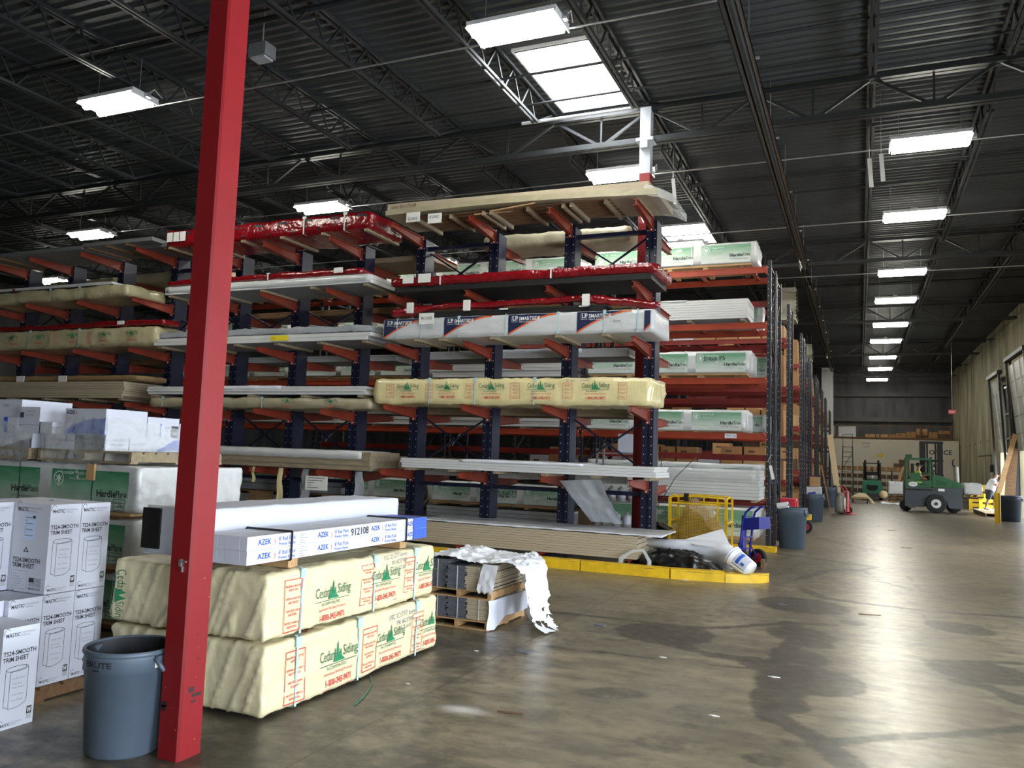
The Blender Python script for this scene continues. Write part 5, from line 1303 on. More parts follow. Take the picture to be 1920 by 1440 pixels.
# ================================================================== PALLET RACKS
def frame(par, x, y0, y1, h, m='rack_dark'):
    b = MB(); w = .04
    for y in (y0, y1-.08):
        b.box(x-w, x+w, y, y+.08, 0, h, m)
        z = .3
        while z < h-.05:
            b.box(x-w+.018, x-w+.03, y-.002, y, z, z+.015, 'dot_white'); b.box(x+w, x+w+.002, y+.035, y+.047, z, z+.012, 'dot_white'); z += .15
    b.box(x-.07, x+.07, y0-.03, y1+.03, 0, .012, 'galv'); b.build('frame_upright', par)
    b = MB(); z = .3; s = 1
    while z < h-.6:
        b.bar((x, y0+.05 if s > 0 else y1-.05, z), (x, y1-.05 if s > 0 else y0+.05, z+.75), .03, .03, m); z += .75; s = -s
    b.bar((x, y0+.05, h-.1), (x, y1-.05, h-.1), .03, .03, m); b.build('frame_brace', par)
def beams(par, x0, x1, y0, y1, z, h=.13, m='rack_orange', tags=None):
    for y in (y0-.02, y1-.04):
        b = MB(); b.box(x0+.04, x1-.04, y, y+.05, z-h, z, m); b.box(x0+.04, x1-.04, y-.008, y, z-.02, z, m)
        for x in (x0+.05, x1-.05): b.box(x-.02, x+.02, y-.012, y, z-h-.04, z+.02, m); b.cyl((x, y-.014, z-.03), (x, y-.011, z-.03), .01, .01, 'dot_white', 6)
        b.build('beam', par)
    b = MB()
    for k in range(4):
        x = x0+.35+(x1-x0-.7)*k/3; b.box(x-.04, x+.04, y0+.03, y1-.04, z-.06, z-.03, m)
    b.build('cross_bar', par)
    for x, t in (tags or []):
        q = MB(); q.box(x, x+.24, y0-.034, y0-.03, z-.11, z-.015, 'paper'); q.text(t, (x+.02, y0-.036, z-.085), X3, Z3, .07, 'ink_blue', maxw=.2); q.build('bin_label', par)
def prack(label, xs, y0, y1, h, lev, m='rack_orange', fm='rack_dark', tags=None):
    r = thing('pallet_rack', label, 'rack', (0, 0, 0))
    for x in xs: frame(r, x, y0, y1, h, fm)
    for i, z in enumerate(lev):
        for a, c in zip(xs[1:], xs[:-1]): beams(r, a, c, y0, y1, z, m=m, tags=(tags or {}).get(i) if a == xs[1] else None)
    return r
RX, RA = -1.73, 17.3
XS = [RX-4.05*k for k in range(5)]; LV = [5.88, 4.70, 3.54, 2.38]
prack('front orange and dark pallet rack facing the camera beside the aisle', XS, RA, RA+1.1, 6.02, LV, tags={1: [(-4.55, '9/4 P3')], 2: [(-5.0, '5/4 P5')], 3: [(-4.5, 'HW 5x8'), (-2.6, 'TRIM A4')]})
prack('second orange pallet rack standing back to back behind the front one', XS[:4], RA+1.3, RA+2.4, 6.0, [5.4, 4.35, 3.2, 1.95, .9], m='rack_red')
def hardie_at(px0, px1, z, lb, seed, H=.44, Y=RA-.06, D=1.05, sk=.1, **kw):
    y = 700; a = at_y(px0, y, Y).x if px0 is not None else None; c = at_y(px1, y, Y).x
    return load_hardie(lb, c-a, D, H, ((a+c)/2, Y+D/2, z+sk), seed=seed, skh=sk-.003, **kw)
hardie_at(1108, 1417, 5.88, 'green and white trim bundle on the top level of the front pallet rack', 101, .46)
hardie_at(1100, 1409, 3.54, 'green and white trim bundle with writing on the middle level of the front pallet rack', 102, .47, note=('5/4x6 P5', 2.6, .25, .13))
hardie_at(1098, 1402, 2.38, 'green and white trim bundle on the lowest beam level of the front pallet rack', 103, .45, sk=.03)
load_boards('tall white board stack on the second beam level from the top', 3.6, 1.05, .42, (-3.95, RA+.5, 4.8), layers=8, seed=31, film=('white_film', .05, .3), skids=4, jit=.003)
load_hardie('thin green bundle behind the tall white board stack', 3.7, .45, .56, (-3.85, RA+1.62, 4.78), seed=104, skh=.05)
load_hardie('green bundle resting behind the middle level of the front rack', 3.8, .9, .5, (-3.7, RA+1.85, 3.66), seed=105, skh=.1)
load_hardie('short green bundle end beside the frame on the lowest beam level', .75, .9, .4, (-2.25, RA+1.85, 2.45), seed=106, skh=.1, straps=())
load_boards('big white board stack low in the front pallet rack', 3.7, 1.05, .62, (-3.75, RA+.5, 1.0), layers=9, seed=32, jit=.004, skids=4, film=('clear_film', .3, .98))
r = load_hardie('dark green topped bundle lying on the big white board stack', 3.75, .95, .11, (-3.75, RA+.5, 1.63), seed=107, skh=0, straps=())
load_hardie('green bundle on the floor under the front pallet rack', 3.7, 1.05, .6, (-3.75, RA+.5, .24), seed=108, skh=.12)
# further bays, seen through the cantilever racks
k = 110
BAYS = ['second bay', 'third bay', 'fourth bay']
for bi in range(3):
    xc = (XS[bi+1]+XS[bi+2])/2
    for z, H, kind, where in ((5.88, .42, 'h', 'top level'), (4.70, .42, 'h', 'upper level'), (3.54, .36, 'w' if bi == 0 else 'h', 'middle level'), (2.38, .3, 'w', 'lowest beam level')):
        k += 1; lb = '%s of the front pallet rack, %s' % (where, BAYS[bi])
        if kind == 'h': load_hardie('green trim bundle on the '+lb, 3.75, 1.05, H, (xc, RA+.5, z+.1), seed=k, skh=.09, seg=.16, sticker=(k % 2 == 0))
        else: load_boards('white board bundle on the '+lb, 3.7, 1.05, H, (xc, RA+.5, z+.05), layers=5, seed=k, skids=4)
    load_hardie('green trim bundle standing low in the '+BAYS[bi]+' behind the cantilever rack', 3.7, 1.05, .48, (xc, RA+.5, .62), seed=k+20, skh=.1, seg=.14, note=('5/4x6 P1', 1.9, .2, .14) if bi == 0 else None)
    load_boards('grey metal lengths on the floor of the '+BAYS[bi]+' behind the cantilever rack', 3.7, 1.0, .35, (xc, RA+.5, .14), m='sheet_grey', gap='grey_gap', layers=4, seed=k+30)
    load_boards('tan board stack above the low green bundle in the '+BAYS[bi], 3.6, 1.0, .4, (xc-.1, RA+.52, 1.23), m='tan_board', gap='tan_gap', layers=6, seed=k+40, skids=4)

# rows of racks beyond, side on along the aisle, with brown cartons
ROWS = [(22.2, 23.5, 6.0, 'third'), (27.2, 29.6, 6.0, 'fourth'), (31.4, 33.2, 5.7, 'fifth'), (36.4, 38.8, 5.6, 'sixth'), (42.2, 43.6, 5.5, 'seventh'), (46.4, 48, 5.4, 'eighth'), (53, 55, 5.2, 'last')]
def card_box(par_label, x, y, z, w, d, h, m, proto={}):
    key = (round(w, 2), round(d, 2), round(h, 2), m)
    if key not in proto:
        r = thing('cardboard_carton', par_label, 'carton', (x, y, z)); b = MB(); b.box(-w/2, w/2, -d/2, d/2, 0, h, m)
        b.box(-w*.3, w*.0, -d/2-.001, -d/2, h*.55, h*.7, 'card_dark'); b.build('box', r)
        MB().box(-w/2+.002, w/2-.002, -.03, .03, h, h+.002, 'card_light').build('tape', r); proto[key] = r
    else: r = dup(proto[key], (x, y, z), label=par_label)
    r['group'] = 'brown cartons on the far racks'; return r
for n, (y0, y1, h, nm) in enumerate(ROWS):
    x1 = RX; xs = [x1, x1-3.9] if n > 1 else [x1, x1-3.9, x1-7.8]
    lv = [h-.9, h-2.2, h-3.5, 1.35] if n != 1 else [5.0, 4.3, 3.0, 1.6]
    prack('%s pallet rack along the aisle, filled with brown cartons' % nm, xs, y0, min(y1, y0+1.2), h, lv, m='rack_red', fm='rack_dark' if n != 2 else 'rack_blue')
    if y1-y0 > 1.6: prack('pallet rack backing onto the %s one' % nm, xs[:2], y0+1.25, y1, h, [z-.25 for z in lv], m='rack_red')
    rnd = random.Random(n)
    for li, z in enumerate(lv+[0.02]):
        x = x1-.1; top = rnd.choice([.55, .8]); ci = -1
        while x > x1-(2.3 if n else 7.2):
            w = rnd.choice([.45, .6]); hh = rnd.choice([.35, .45, .5]); 
            m = rnd.choice(['card', 'card', 'card_light', 'card_dark', 'carton' if n < 2 else 'card'])
            ci += 1; tone = {'card': 'brown', 'card_light': 'light brown', 'card_dark': 'dark brown', 'carton': 'white'}[m]
            card_box('%s carton, %s from the aisle, on the %s rack, %s' % (tone, ORD[ci], nm, ['top level', 'second level from the top', 'third level from the top', 'lowest beam level', 'floor level'][li]), x-w/2, y0+.5, z+.002, w-.03, .8, hh, m)
            if rnd.random() < .6: card_box('upper brown carton %s from the aisle on the %s rack, %s' % (ORD[ci], nm, ['top level', 'second level from the top', 'third level from the top', 'lowest beam level', 'floor level'][li]), x-w/2, y0+.5, z+hh+.004, w-.05, .75, .35, 'card')
            x -= w

a, c = at_y(446, 925, 14.2), at_y(640, 930, 14.2)
load_boards('grey board pack with paper tags behind the hanging film strips', c.x-a.x, .6, .3, ((a.x+c.x)/2, 14.5, .8), m='sheet_grey', gap='grey_gap', layers=2, seed=77, tags=[(.2, .2, .3, .06, 'paper'), (1.5, .08, .22, .12, 'paper', 'Azek'), (2.0, .06, .12, .12, 'paper')])
for x, lb in ((a.x+.4, 'left'), (c.x-.4, 'right')): tag(MB().box(x-.1, x+.1, 14.22, 14.78, .145, .795, 'wood').build('timber_crib'), 'timber crib under the %s end of the grey board pack' % lb, 'wood block')

# ================================================================== BETWEEN THE RACKS
r = thing('steel_shelf', 'steel shelf with shiny cans between the blue upright and the front pallet rack', 'shelf', (-4.25, 15.65, 0))
for sx in (-.55, .55):
    for sy in (-.22, .22): MB().box(sx-.02, sx+.02, sy-.02, sy+.02, 0, 1.95, 'galv').build('post', r)
for z in (.42, .93, 1.88): MB().box(-.57, .57, -.24, .24, z-.03, z, 'galv').build('shelf_board', r)
def can(label, x, y, z, h=.24, rr=.085):
    r = thing('metal_can', label, 'can', (x, y, z), 0, 'shiny metal cans on the steel shelf')
    MB().lathe([(0, 0), (rr, 0), (rr, h), (rr*.9, h+.01), (rr*.35, h+.03), (rr*.3, h+.06), (0, h+.06)], (0, 0, 0), 'steel_can', 20).build('body', r)
    MB().lathe([(rr+.001, h*.3), (rr+.001, h*.85)], (0, 0, 0), 'carton', 20).build('paper_label', r); return r
c0 = can('shiny can with pale label, first from the left on the lower shelf', -4.4, 15.5, .422)
for ci, (x, z, w) in enumerate(((-4.18, .422, 'lower'), (-3.96, .422, 'lower'), (-3.76, .422, 'lower'), (-4.5, .932, 'upper'), (-4.3, .932, 'upper'), (-4.08, .932, 'upper'), (-3.86, .932, 'upper'))):
    dup(c0, (x, 15.5, z), label='shiny can with pale label, %s from the left on the %s shelf' % (ORD[ci+1 if ci < 3 else ci-3], w))
box_carton('storage_box', 'dusty brown box standing on the floor left of the shiny cans', -5.12, -4.85, 15.3, 15.6, 0, .72, m='card_dark')
box_carton('white_box', 'white box on top of the steel shelf behind the cross brace', -4.4, -3.95, 15.5, 15.9, 1.885, 2.25)
r = thing('drawer_stack', 'white plastic drawers beside the dusty brown box', 'drawers', (-5.3, 16.2, 0)); MB().box(-.2, .2, -.2, .2, 0, .62, 'plastic_white').build('cabinet', r)
for k in range(3): MB().box(-.18, .18, -.22, -.2, .05+k*.19, .21+k*.19, 'carton').build('drawer', r)

# yellow mesh cage cart
def cage():
    x0, x1, y0, y1, h = -3.4, -2.33, 15.75, 16.55, 1.07
    r = thing('cage_cart', 'yellow mesh cage cart full of brown film beside the blue hand truck', 'cart', ((x0+x1)/2, (y0+y1)/2, 0)); w, d = (x1-x0)/2, (y1-y0)/2
    for sx in (-w, w):
        for sy in (-d, d): MB().bar((sx, sy, .09), (sx, sy, h-.02), .055 if sy < 0 else .035, .05, 'yellow', up=(0, 1, 0)).build('post', r)
    b = MB()
    for sy in (-d, d): b.tube([(-w, sy, h-.06), (-w+.05, sy, h), (0, sy, h+.02), (w-.05, sy, h), (w, sy, h-.06)], .018, 'yellow', 8); b.bar((-w, sy, .12), (w, sy, .12), .05, .05, 'yellow'); b.bar((-w, sy, h-.12), (w, sy, h-.12), .025, .03, 'yellow')
    for sx in (-w, w): b.tube([(sx, -d, h-.02), (sx, 0, h+.02), (sx, d, h-.02)], .018, 'yellow', 8); b.bar((sx, -d, .12), (sx, d, .12), .05, .05, 'yellow'); b.bar((sx, -d, .6), (sx, d, .6), .03, .03, 'yellow')
    b.build('rail', r)
    b = MB(); [b.bar((x, d, .12), (x, d, h), .03, .02, 'yellow', up=(0, 1, 0)) for x in (-.3, -.02, .25)]; b.build('back_bars', r)
    b = MB(); n = 34; m = 30
    for i in range(n+1): x = -w+2*w*i/n; b.bar((x, -d+.01, .12), (x, -d+.01, h-.14), .005, .004, 'yellow', up=(0, 1, 0))
    for j in range(m+1): z = .12+(h-.26)*j/m; b.bar((-w, -d+.01, z), (w, -d+.01, z), .005, .004, 'yellow', up=(0, 1, 0))
    b.build('front_mesh', r)
    MB().box(-w, w, -d, d, .1, .13, 'yellow').build('base_deck', r)
    for sx in (-w+.08, w-.08):
        for sy in (-d+.08, d-.08): MB().cyl((sx-.02, sy, .05), (sx+.02, sy, .05), .05, .05, 'rubber', 16).build('caster_wheel', r)
    MB().box(-w+.27, -w+.36, -d-.02, -d+.04, h-.08, h+.07, 'black').build('grip', r)
    f = thing('film_heap', 'crumpled brown and clear film inside the yellow cage cart', 'plastic film', ((x0+x1)/2, (y0+y1)/2, .135)); b = MB(); fn = crumple(17, .07)
    soft_box(b, 2*w-.16, 2*d-.16, .6, 'brown_wrap', fn, .05, .12)
    b.v = [(x, y, z*(1 if z < .3 else .75+.45*math.sin(x*5+2.2)+.2*math.sin(y*9))) for x, y, z in b.v]; b.build('brown_film', f, merge=True)
    b = MB(); soft_box(b, .5, .5, .2, 'clear_film', fn, .06, .08, z0=.55); b.build('clear_film', f, merge=True)
cage()
r = thing('tilted_box', 'dark open box tilted beside the yellow cage cart', 'box', (-3.72, 15.4, .02)); R_ = Matrix.Rotation(math.radians(24), 3, 'Y')
def tb(mb, *a):
    t = MB(); t.box(*a); mb.add([R_ @ V(v) for v in t.v], t.f, a[-1]); return mb
b = MB(); [tb(b, *a) for a in ((-.16, .16, -.2, .2, .1, .12, 'card_dark'), (-.16, -.14, -.2, .2, .12, .55, 'carton'), (.14, .16, -.2, .2, .12, .55, 'black'), (-.14, .14, .18, .2, .12, .55, 'black'), (-.14, .14, -.2, -.18, .12, .5, 'black'))]; b.build('shell', r)
tb(MB(), -.02, .2, -.21, .19, .56, .58, 'black').build('flap', r)
for i, P in enumerate(([(-3.75, 15.3, .4), (-3.62, 15.5, 1.1), (-3.55, 15.7, 1.85)], [(-3.78, 15.3, .4), (-3.6, 15.5, .85), (-3.3, 15.8, 1.45), (-2.95, 16.0, 1.85)])):
    b = MB(); Q = []
    for k in range(13):
        t = k/12; a = V(P[0]).lerp(V(P[1]), min(1, t*2)) if len(P) == 3 and t < .5 else None
        n = len(P)-1; s = min(n-1, int(t*n)); u = t*n-s; Q.append(V(P[s]).lerp(V(P[s+1]), u))
    b.tube(Q, .008, 'black', 6); tag(b.build('leaning_rod'), ['thin straight dark rod leaning behind the tilted box', 'thin bent dark rod leaning over the yellow cage'][i], 'rod')

# blue hand truck
def wheel(par, x, y, z, rr, w, hub, name='wheel', ax='X', hr=.55):
    b = MB(); d = V((w/2, 0, 0)) if ax == 'X' else V((0, w/2, 0)); c = V((x, y, z))
    b.tube([c-d*1.0, c-d*.98, c+d*.98, c+d*1.0], [rr*.86, rr, rr, rr*.86], 'rubber', 24); w_ = b.build(name, par)
    MB().cyl(c-d*1.12, c+d*1.12, rr*hr, rr*hr, hub, 20).cyl(c-d*1.3, c+d*1.3, rr*.16, rr*.16, 'steel_dark', 12).build('hub', w_)
def hand_truck(label, loc, m, hub, rot, tilt=0, box=True):
    r = thing('hand_truck', label, 'hand truck', loc, rot)
    b = MB(); t = math.tan(tilt)
    for s in (-.14, .14): b.tube([(s, 0, .04), (s, t*.4, .45), (s, t*.75, .8), (s*.9, t*.9+.03, .93), (s*.85, t+.13, 1.02), (s*.85, t+.2, 1.03)], .02, m, 8)
    for z in (.12, .3, .5, .68, .85): b.bar((-.14, t*z, z), (.14, t*z, z), .03, .02, m)
    b.box(-.05, .05, -.01, .02, .1, .86, m)
    b.build('frame', r)
    MB().box(-.2, .2, -.26, .02, .02, .04, m).build('toe_plate', r)
    for s in (-.24, .24): wheel(r, s, .13, .15, .15, .07, hub)
    b = MB(); b.cyl((-.24, .13, .15), (.24, .13, .15), .012, .012, 'steel_dark'); [b.bar((s*.14, 0, .4), (s*.2, .13, .16), .02, .02, m) for s in (-1, 1)]; b.build('axle', r)
    if box: MB().prism([(-.15, .08, .62), (.15, .08, .62), (.15, .42, .67), (-.15, .42, .67)], (0, 0, .2), m).build('folded_plate', r)
    return r
hand_truck('dark blue hand truck with red wheels beside the yellow cage', (-1.84, 14.46, 0), 'navy_truck', 'hub_red', math.radians(240), .12)

# white roll, gutters, black bag and pail behind the kerb
b = MB(); P = [(-3.2, 13.1, .42), (-2.7, 13.15, .4), (-2.3, 13.2, .36), (-2.0, 13.2, .3), (-1.8, 13.0, .26)]; b.tube(P, [.06, .1, .16, .22, .15], 'plastic_white', 20)
r = thing('white_sheet_roll', 'large white plastic sheet rolled into a cone behind the black bag', 'plastic sheet', (0, 0, 0)); b.build('roll', r)
MB().add([(-2.6, 13.2, .5), (-2.02, 13.3, .7), (-1.84, 13.05, .42), (-2.4, 13.0, .44)], [(0, 1, 2, 3)], 'plastic_white').build('flap', r)
tag(MB().box(-3.25, -2.55, 13.25, 13.4, .0, .24, 'white_board').build('trim_offcuts'), 'white trim offcuts lying behind the black bag', 'offcut')
tag(MB().box(-3.2, -2.3, 13.15, 13.2, .24, .3, 'galv').build('gutter_piece'), 'grey white gutter piece lying behind the white roll', 'gutter')
b = MB(); fn = crumple(23, .05); soft_box(b, 1.42, .55, .33, 'black_bag', fn, .04, .1)
for i, v in enumerate(b.v):
    x, y, z = v; k = .3+.7*max(0, 1-((x+.1)/.72)**2); b.v[i] = (x, y*(.5+.5*k), max(.0, z*(k*1.2-.1)))
tag(b.build('black_bag', loc=(-2.5, 12.72, .002), merge=True), 'crumpled black plastic bag lying behind the yellow kerb', 'bag')
def pail():
    r = thing('white_pail', 'white plastic pail with blue label lying on the rounded kerb end', 'pail', (-1.64, 12.62, .27)); ax = V((.42, -.18, -.26)).normalized(); L = .37; a = -ax*L/2; c = ax*L/2
    b = MB(); q = lambda t: a.lerp(c, t)
    b.tube([q(0), q(.03), q(.035), q(.1), q(.105), q(.13), q(.135), q(.2), q(.205), q(1)], [.16, .165, .152, .152, .16, .16, .15, .15, .146, .13], 'plastic_white', 28); b.build('body', r)
    u = ax.cross(V((0, 0, 1))).normalized(); w = u.cross(ax); n = (w*.55-u*.0-V((0, 1, 0))*.8).normalized(); n = (n-ax*n.dot(ax)).normalized(); t = ax.cross(n)
    b = MB()
    def P(s, an, k=.002): rr = .146-.016*(s-.2)/.8+k; return q(s)+(n*math.cos(an)+t*math.sin(an))*rr
    def patch(s0, s1, a0, a1, m, k): b.add([P(s, a0+(a1-a0)*j/6, k) for s in (s0, s1) for j in range(7)], [(j, j+1, 8+j, 7+j) for j in range(6)], m)
    patch(.3, .92, -.75, .75, 'carton', .002); patch(.42, .56, -.75, .75, 'azek_blue', .003); patch(.65, .8, .3, .6, 'azek_blue', .003); patch(.3, .9, .9, 1.0, 'ink_green', .003); b.build('label_sheet', r)
    b = MB(); b.tube([q(.06)+t*.16, q(.3)+t*.2-Z3*.02, q(.5)+t*.1-Z3*.12, q(.45)-t*.1-Z3*.14, q(.06)-t*.16], .004, 'galv', 6); b.build('bail', r)
pail()
b = MB(); b.box(-.03, .03, -.08, .08, 0, .16, 'wood_dark'); tag(b.build('wood_wedge', loc=(-1.5, 14.3, 0)), 'small wooden wedge behind the red hand truck wheels', 'wood block')

# things standing beside the rack ends
trash_can('first grey trash can beside the end of the orange rack', -1.33, 18.3, .305, .26, .86, 'bin_far')
trash_can('second grey trash can beside the racks, holding a blue bag', -1.36, 27.8, .31, .26, .86, 'bin_far')
trash_can('third grey trash can beside the racks, farther off', -1.25, 37.6, .31, .26, .86, 'bin_far')
b = MB(); fn = crumple(33, .04); soft_box(b, .3, .3, .25, 'navy_truck', fn, .05, .08); tag(b.build('blue_bag', loc=(-1.42, 27.75, .66)), 'blue plastic bag in the second grey trash can', 'bag')
r = thing('red_drum', 'red plastic tote standing behind the first grey trash can', 'tote', (-1.66, 20.2, 0)); MB().box(-.27, .27, -.25, .25, 0, .92, 'pink_red').build('body', r); MB().box(-.29, .29, -.28, .28, .92, .97, 'pink_red').build('lid', r); MB().box(.27, .31, -.1, .1, .78, .9, 'pink_red').build('handle', r)
r = thing('wheeled_base', 'red wheel and yellow block sticking out past the first trash can', 'cart', (-1.3, 22.6, 0)); wheel(r, 0, 0, .16, .16, .08, 'hub_red', ax='Y'); MB().box(-.12, .12, -.05, .3, .34, .48, 'yellow').build('block', r); MB().box(-.1, .02, .0, .3, .12, .34, 'steel_dark').build('frame', r)
r = thing('white_tag', 'white tag and wire hanging on the end upright of the orange rack', 'tag', (RX+.045, RA-.02, 1.45)); b = MB(); b.bar((0, 0, .28), (.06, -.02, .0), .06, .006, 'paper', up=(0, 1, 0)); b.build('paper_tag', r); b = MB(); b.tube([(.0, 0, .28), (-.04, 0, .38), (.02, 0, .5)], .005, 'galv', 5); b.build('wire', r)
b = MB(); b.cyl((-.1, 0, 0), (.1, -.05, .04), .06, .06, 'plastic_white', 14).cyl((.1, -.05, .04), (.103, -.051, .041), .035, .035, 'black', 12)
r = thing('tape_roll', 'white roll hanging on the rack end above the first trash can', 'roll', (RX+.3, RA-.05, .92)); b.build('roll', r); MB().bar((-.28, 0, .02), (-.1, 0, .02), .02, .02, 'steel_dark').build('bracket', r)
box_carton('stacked_carton', 'tan carton on a white stack before the third trash can', -1.75, -1.35, 31.5, 32.1, 1.02, 1.35, m='card_light')
tag(MB().box(-1.85, -1.3, 31.3, 32.2, 0, 1.0, 'plastic_white').build('white_stack'), 'white stack of goods between the second and third trash cans', 'stack')
r = thing('spare_tire', 'black tire standing behind the third trash can', 'tire', (-1.05, 39.8, .45)); b = MB(); n = 20
b.tube([V((.0, .35*math.cos(2*math.pi*k/n), .35*math.sin(2*math.pi*k/n)+.02)) for k in range(n+1)], .1, 'rubber', 10); b.build('tread', r)
def plank(label, p, q, w, t, m='wood', name='leaning_plank', up=(0, 1, 0)): return tag(MB().bar(p, q, w, t, m, up=up).build(name), label, 'plank')
plank('tall tan board leaning against the far end of the racks', at_y(1573, 938, 45), at_y(1556, 815, 45.4), .28, .04, 'plywood')
plank('thin pale pole leaning on the rack end near the tan carton', at_y(1557, 958, 34), at_y(1540, 872, 34.3), .05, .05, 'wood')
# red hand truck with a gas cylinder
r = hand_truck('red hand truck with two small wheels in the aisle', (-.42, 32.8, 0), 'red_truck', 'hub_white', math.radians(60), .1, False)
r = thing('gas_cylinder', 'short grey gas cylinder leaning on the red hand truck', 'gas cylinder', (-.68, 32.7, .03)); MB().lathe([(0, 0), (.17, .02), (.19, .1), (.19, .55), (.14, .64), (.06, .67), (0, .67)], (0, 0, 0), 'tank', 24).build('body', r)
MB().lathe([(.11, .63), (.12, .76), (.1, .77), (.09, .63)], (0, 0, 0), 'tank', 16).build('collar', r)
r = thing('flat_dolly', 'low flat dolly carrying a curved tan panel in the far aisle', 'dolly', (.05, 44.2, 0)); MB().box(-.45, .35, -.25, .25, .22, .28, 'wood').build('deck', r)
for sx in (-.38, .28):
    for sy in (-.18, .18): wheel(r, sx, sy, .1, .1, .05, 'steel_dark', 'caster_wheel')
r2 = thing('curved_panel', 'curved tan panel lying on the low dolly', 'panel', (.05, 44.0, .28)); MB().prism([(-.45, 0, .02), (-.1, 0, .22), (.2, 0, .2), (.5, 0, -.1), (.62, 0, -.27), (.5, 0, -.27), (.3, 0, 0.01)], (0, .4, 0), 'plywood').build('sheet', r2)
MB().bar((-.4, 0, .28), (-.4, 0, .95), .03, .03, 'steel_dark').build('push_handle', r)

# ================================================================== FAR END
b = MB(); b.box(-2.0, 5.75, 58.0, 58.15, 0, 3.64, 'partition')
f = Face(b, (-2, 58.0, 0), X3, Z3, -Y3, None, .004)
f.text('BUSINESS', 2.1, 3.3, .16, 'ink_grey', True, maxw=.55); f.text('HOURS', 2.2, 3.08, .16, 'ink_grey', True, maxw=.4); f.text('OFFICE', 6.05, 2.75, .42, 'ink', True, maxw=1.3)
f.poly([(3.05, 2.5), (3.3, 2.45), (3.4, 2.6), (3.3, 2.72), (3.1, 2.68)], 'yellow')
tag(b.build('partition_wall'), 'cream partition wall across the far end of the hall', 'partition')
r = thing('storage_loft', 'wooden storage loft above the cream partition', 'loft', (0, 58, 3.66)); MB().box(-1.9, 5.5, 0, 3.7, 0, .12, 'wood_dark').build('deck', r)
for x in (-1.5, 1.2, 3.6, 5.3): MB().box(x-.04, x+.04, .05, .13, .12, .95, 'wood_dark').build('rail_post', r)
MB().box(-1.5, 5.3, .06, .1, .85, .9, 'wood_dark').build('rail', r)
rnd = random.Random(5); x = .3; ln = -1
while x < 5.2:
    w = rnd.uniform(.4, .8); z = 3.785
    for j in range(rnd.choice([1, 2, 2, 3]) if x > 2.2 else 1):
        h = rnd.uniform(.16, .28)
        ln += 1; card_box('brown carton on the loft above the cream partition, %s from the left' % (ORD[ln] if ln < 19 else 'last'), x+w/2, 58.6, z, round(w-.05, 1), .5, round(h, 1), rnd.choice(['card', 'card_dark', 'card_light']))['group'] = 'cartons on the storage loft'; z += round(h, 1)+.004
    x += w
tag(MB().box(-1.32, -.24, 58.2, 58.25, 3.785, 4.5, 'white_paint').build('white_board'), 'white board standing on the loft at its left end', 'board')
tag(MB().box(-1.9, -1.55, 58.2, 58.25, 3.785, 4.5, 'white_paint').build('white_board'), 'narrow white board at the far left of the loft', 'board')
# shelving with small boxes
r = thing('storage_shelving', 'long low shelving with small boxes before the cream partition', 'shelving', (.6, 55.3, 0))
for x in (-2.1, -1, .1, 1.2, 2.1):
    MB().box(x-.03, x+.03, -.3, .3, 0, 1.75, 'steel_dark').build('post', r)
for z in (.25, .7, 1.15, 1.6): MB().box(-2.1, 2.1, -.3, .3, z-.03, z, 'steel_dark').build('shelf_board', r)
for li, z in enumerate((.25, .7, 1.15, 1.6)):
    for k in range(13):
        x = .6-2.05+k*.33
        card_box('small box, %s from the left on the %s shelf before the cream partition' % (ORD[k], ['bottom', 'second', 'third', 'top'][li]), x+.15, 55.2, z+.002, .28, .4, .22 if z < 1.6 else .24, 'card_dark' if z < 1.6 else 'card')['group'] = 'small boxes on the far shelving'
for ci, (x, z) in enumerate(((2.05, 1.845), (2.35, 1.845), (2.35, 2.09), (2.62, 1.845), (2.62, 2.09))): card_box('small dark box stacked on the top shelf, %s of the right-end pile' % ['left single', 'lower middle', 'upper middle', 'lower right', 'upper right'][ci], x, 55.2, z, .28, .4, .24, 'card_dark')['group'] = 'small boxes on the far shelving'
# rolling ladder
def ladder():
    r = thing('rolling_ladder', 'tall steel rolling ladder at the far end of the racks', 'ladder', (-.65, 50, 0))
    for s in (-.3, .3):
        MB().bar((s, -.9, .1), (s*.85, .2, 2.95), .06, .06, 'steel_dark').build('side_rail', r); MB().bar((s, .5, .1), (s*.85, .25, 2.95), .04, .04, 'steel_dark').build('rear_leg', r)
        MB().bar((s*.85, .2, 2.9), (s*.85, .25, 3.65), .03, .03, 'steel_dark').build('handrail', r)
    for k in range(10): t = k/10+.08; MB().box(-.28, .28, -.9+1.1*t-.08, -.9+1.1*t+.08, .1+2.85*t, .13+2.85*t, 'steel_dark').build('step', r)
    MB().bar((-.27, .2, 3.62), (.27, .2, 3.62), .03, .03, 'steel_dark').build('top_bar', r); MB().bar((-.26, .4, 1.7), (.26, .28, 2.6), .025, .025, 'steel_dark').build('diagonal', r)
    for s in (-.3, .3): wheel(r, s, -.9, .07, .07, .04, 'steel_dark', 'caster_wheel')
ladder()
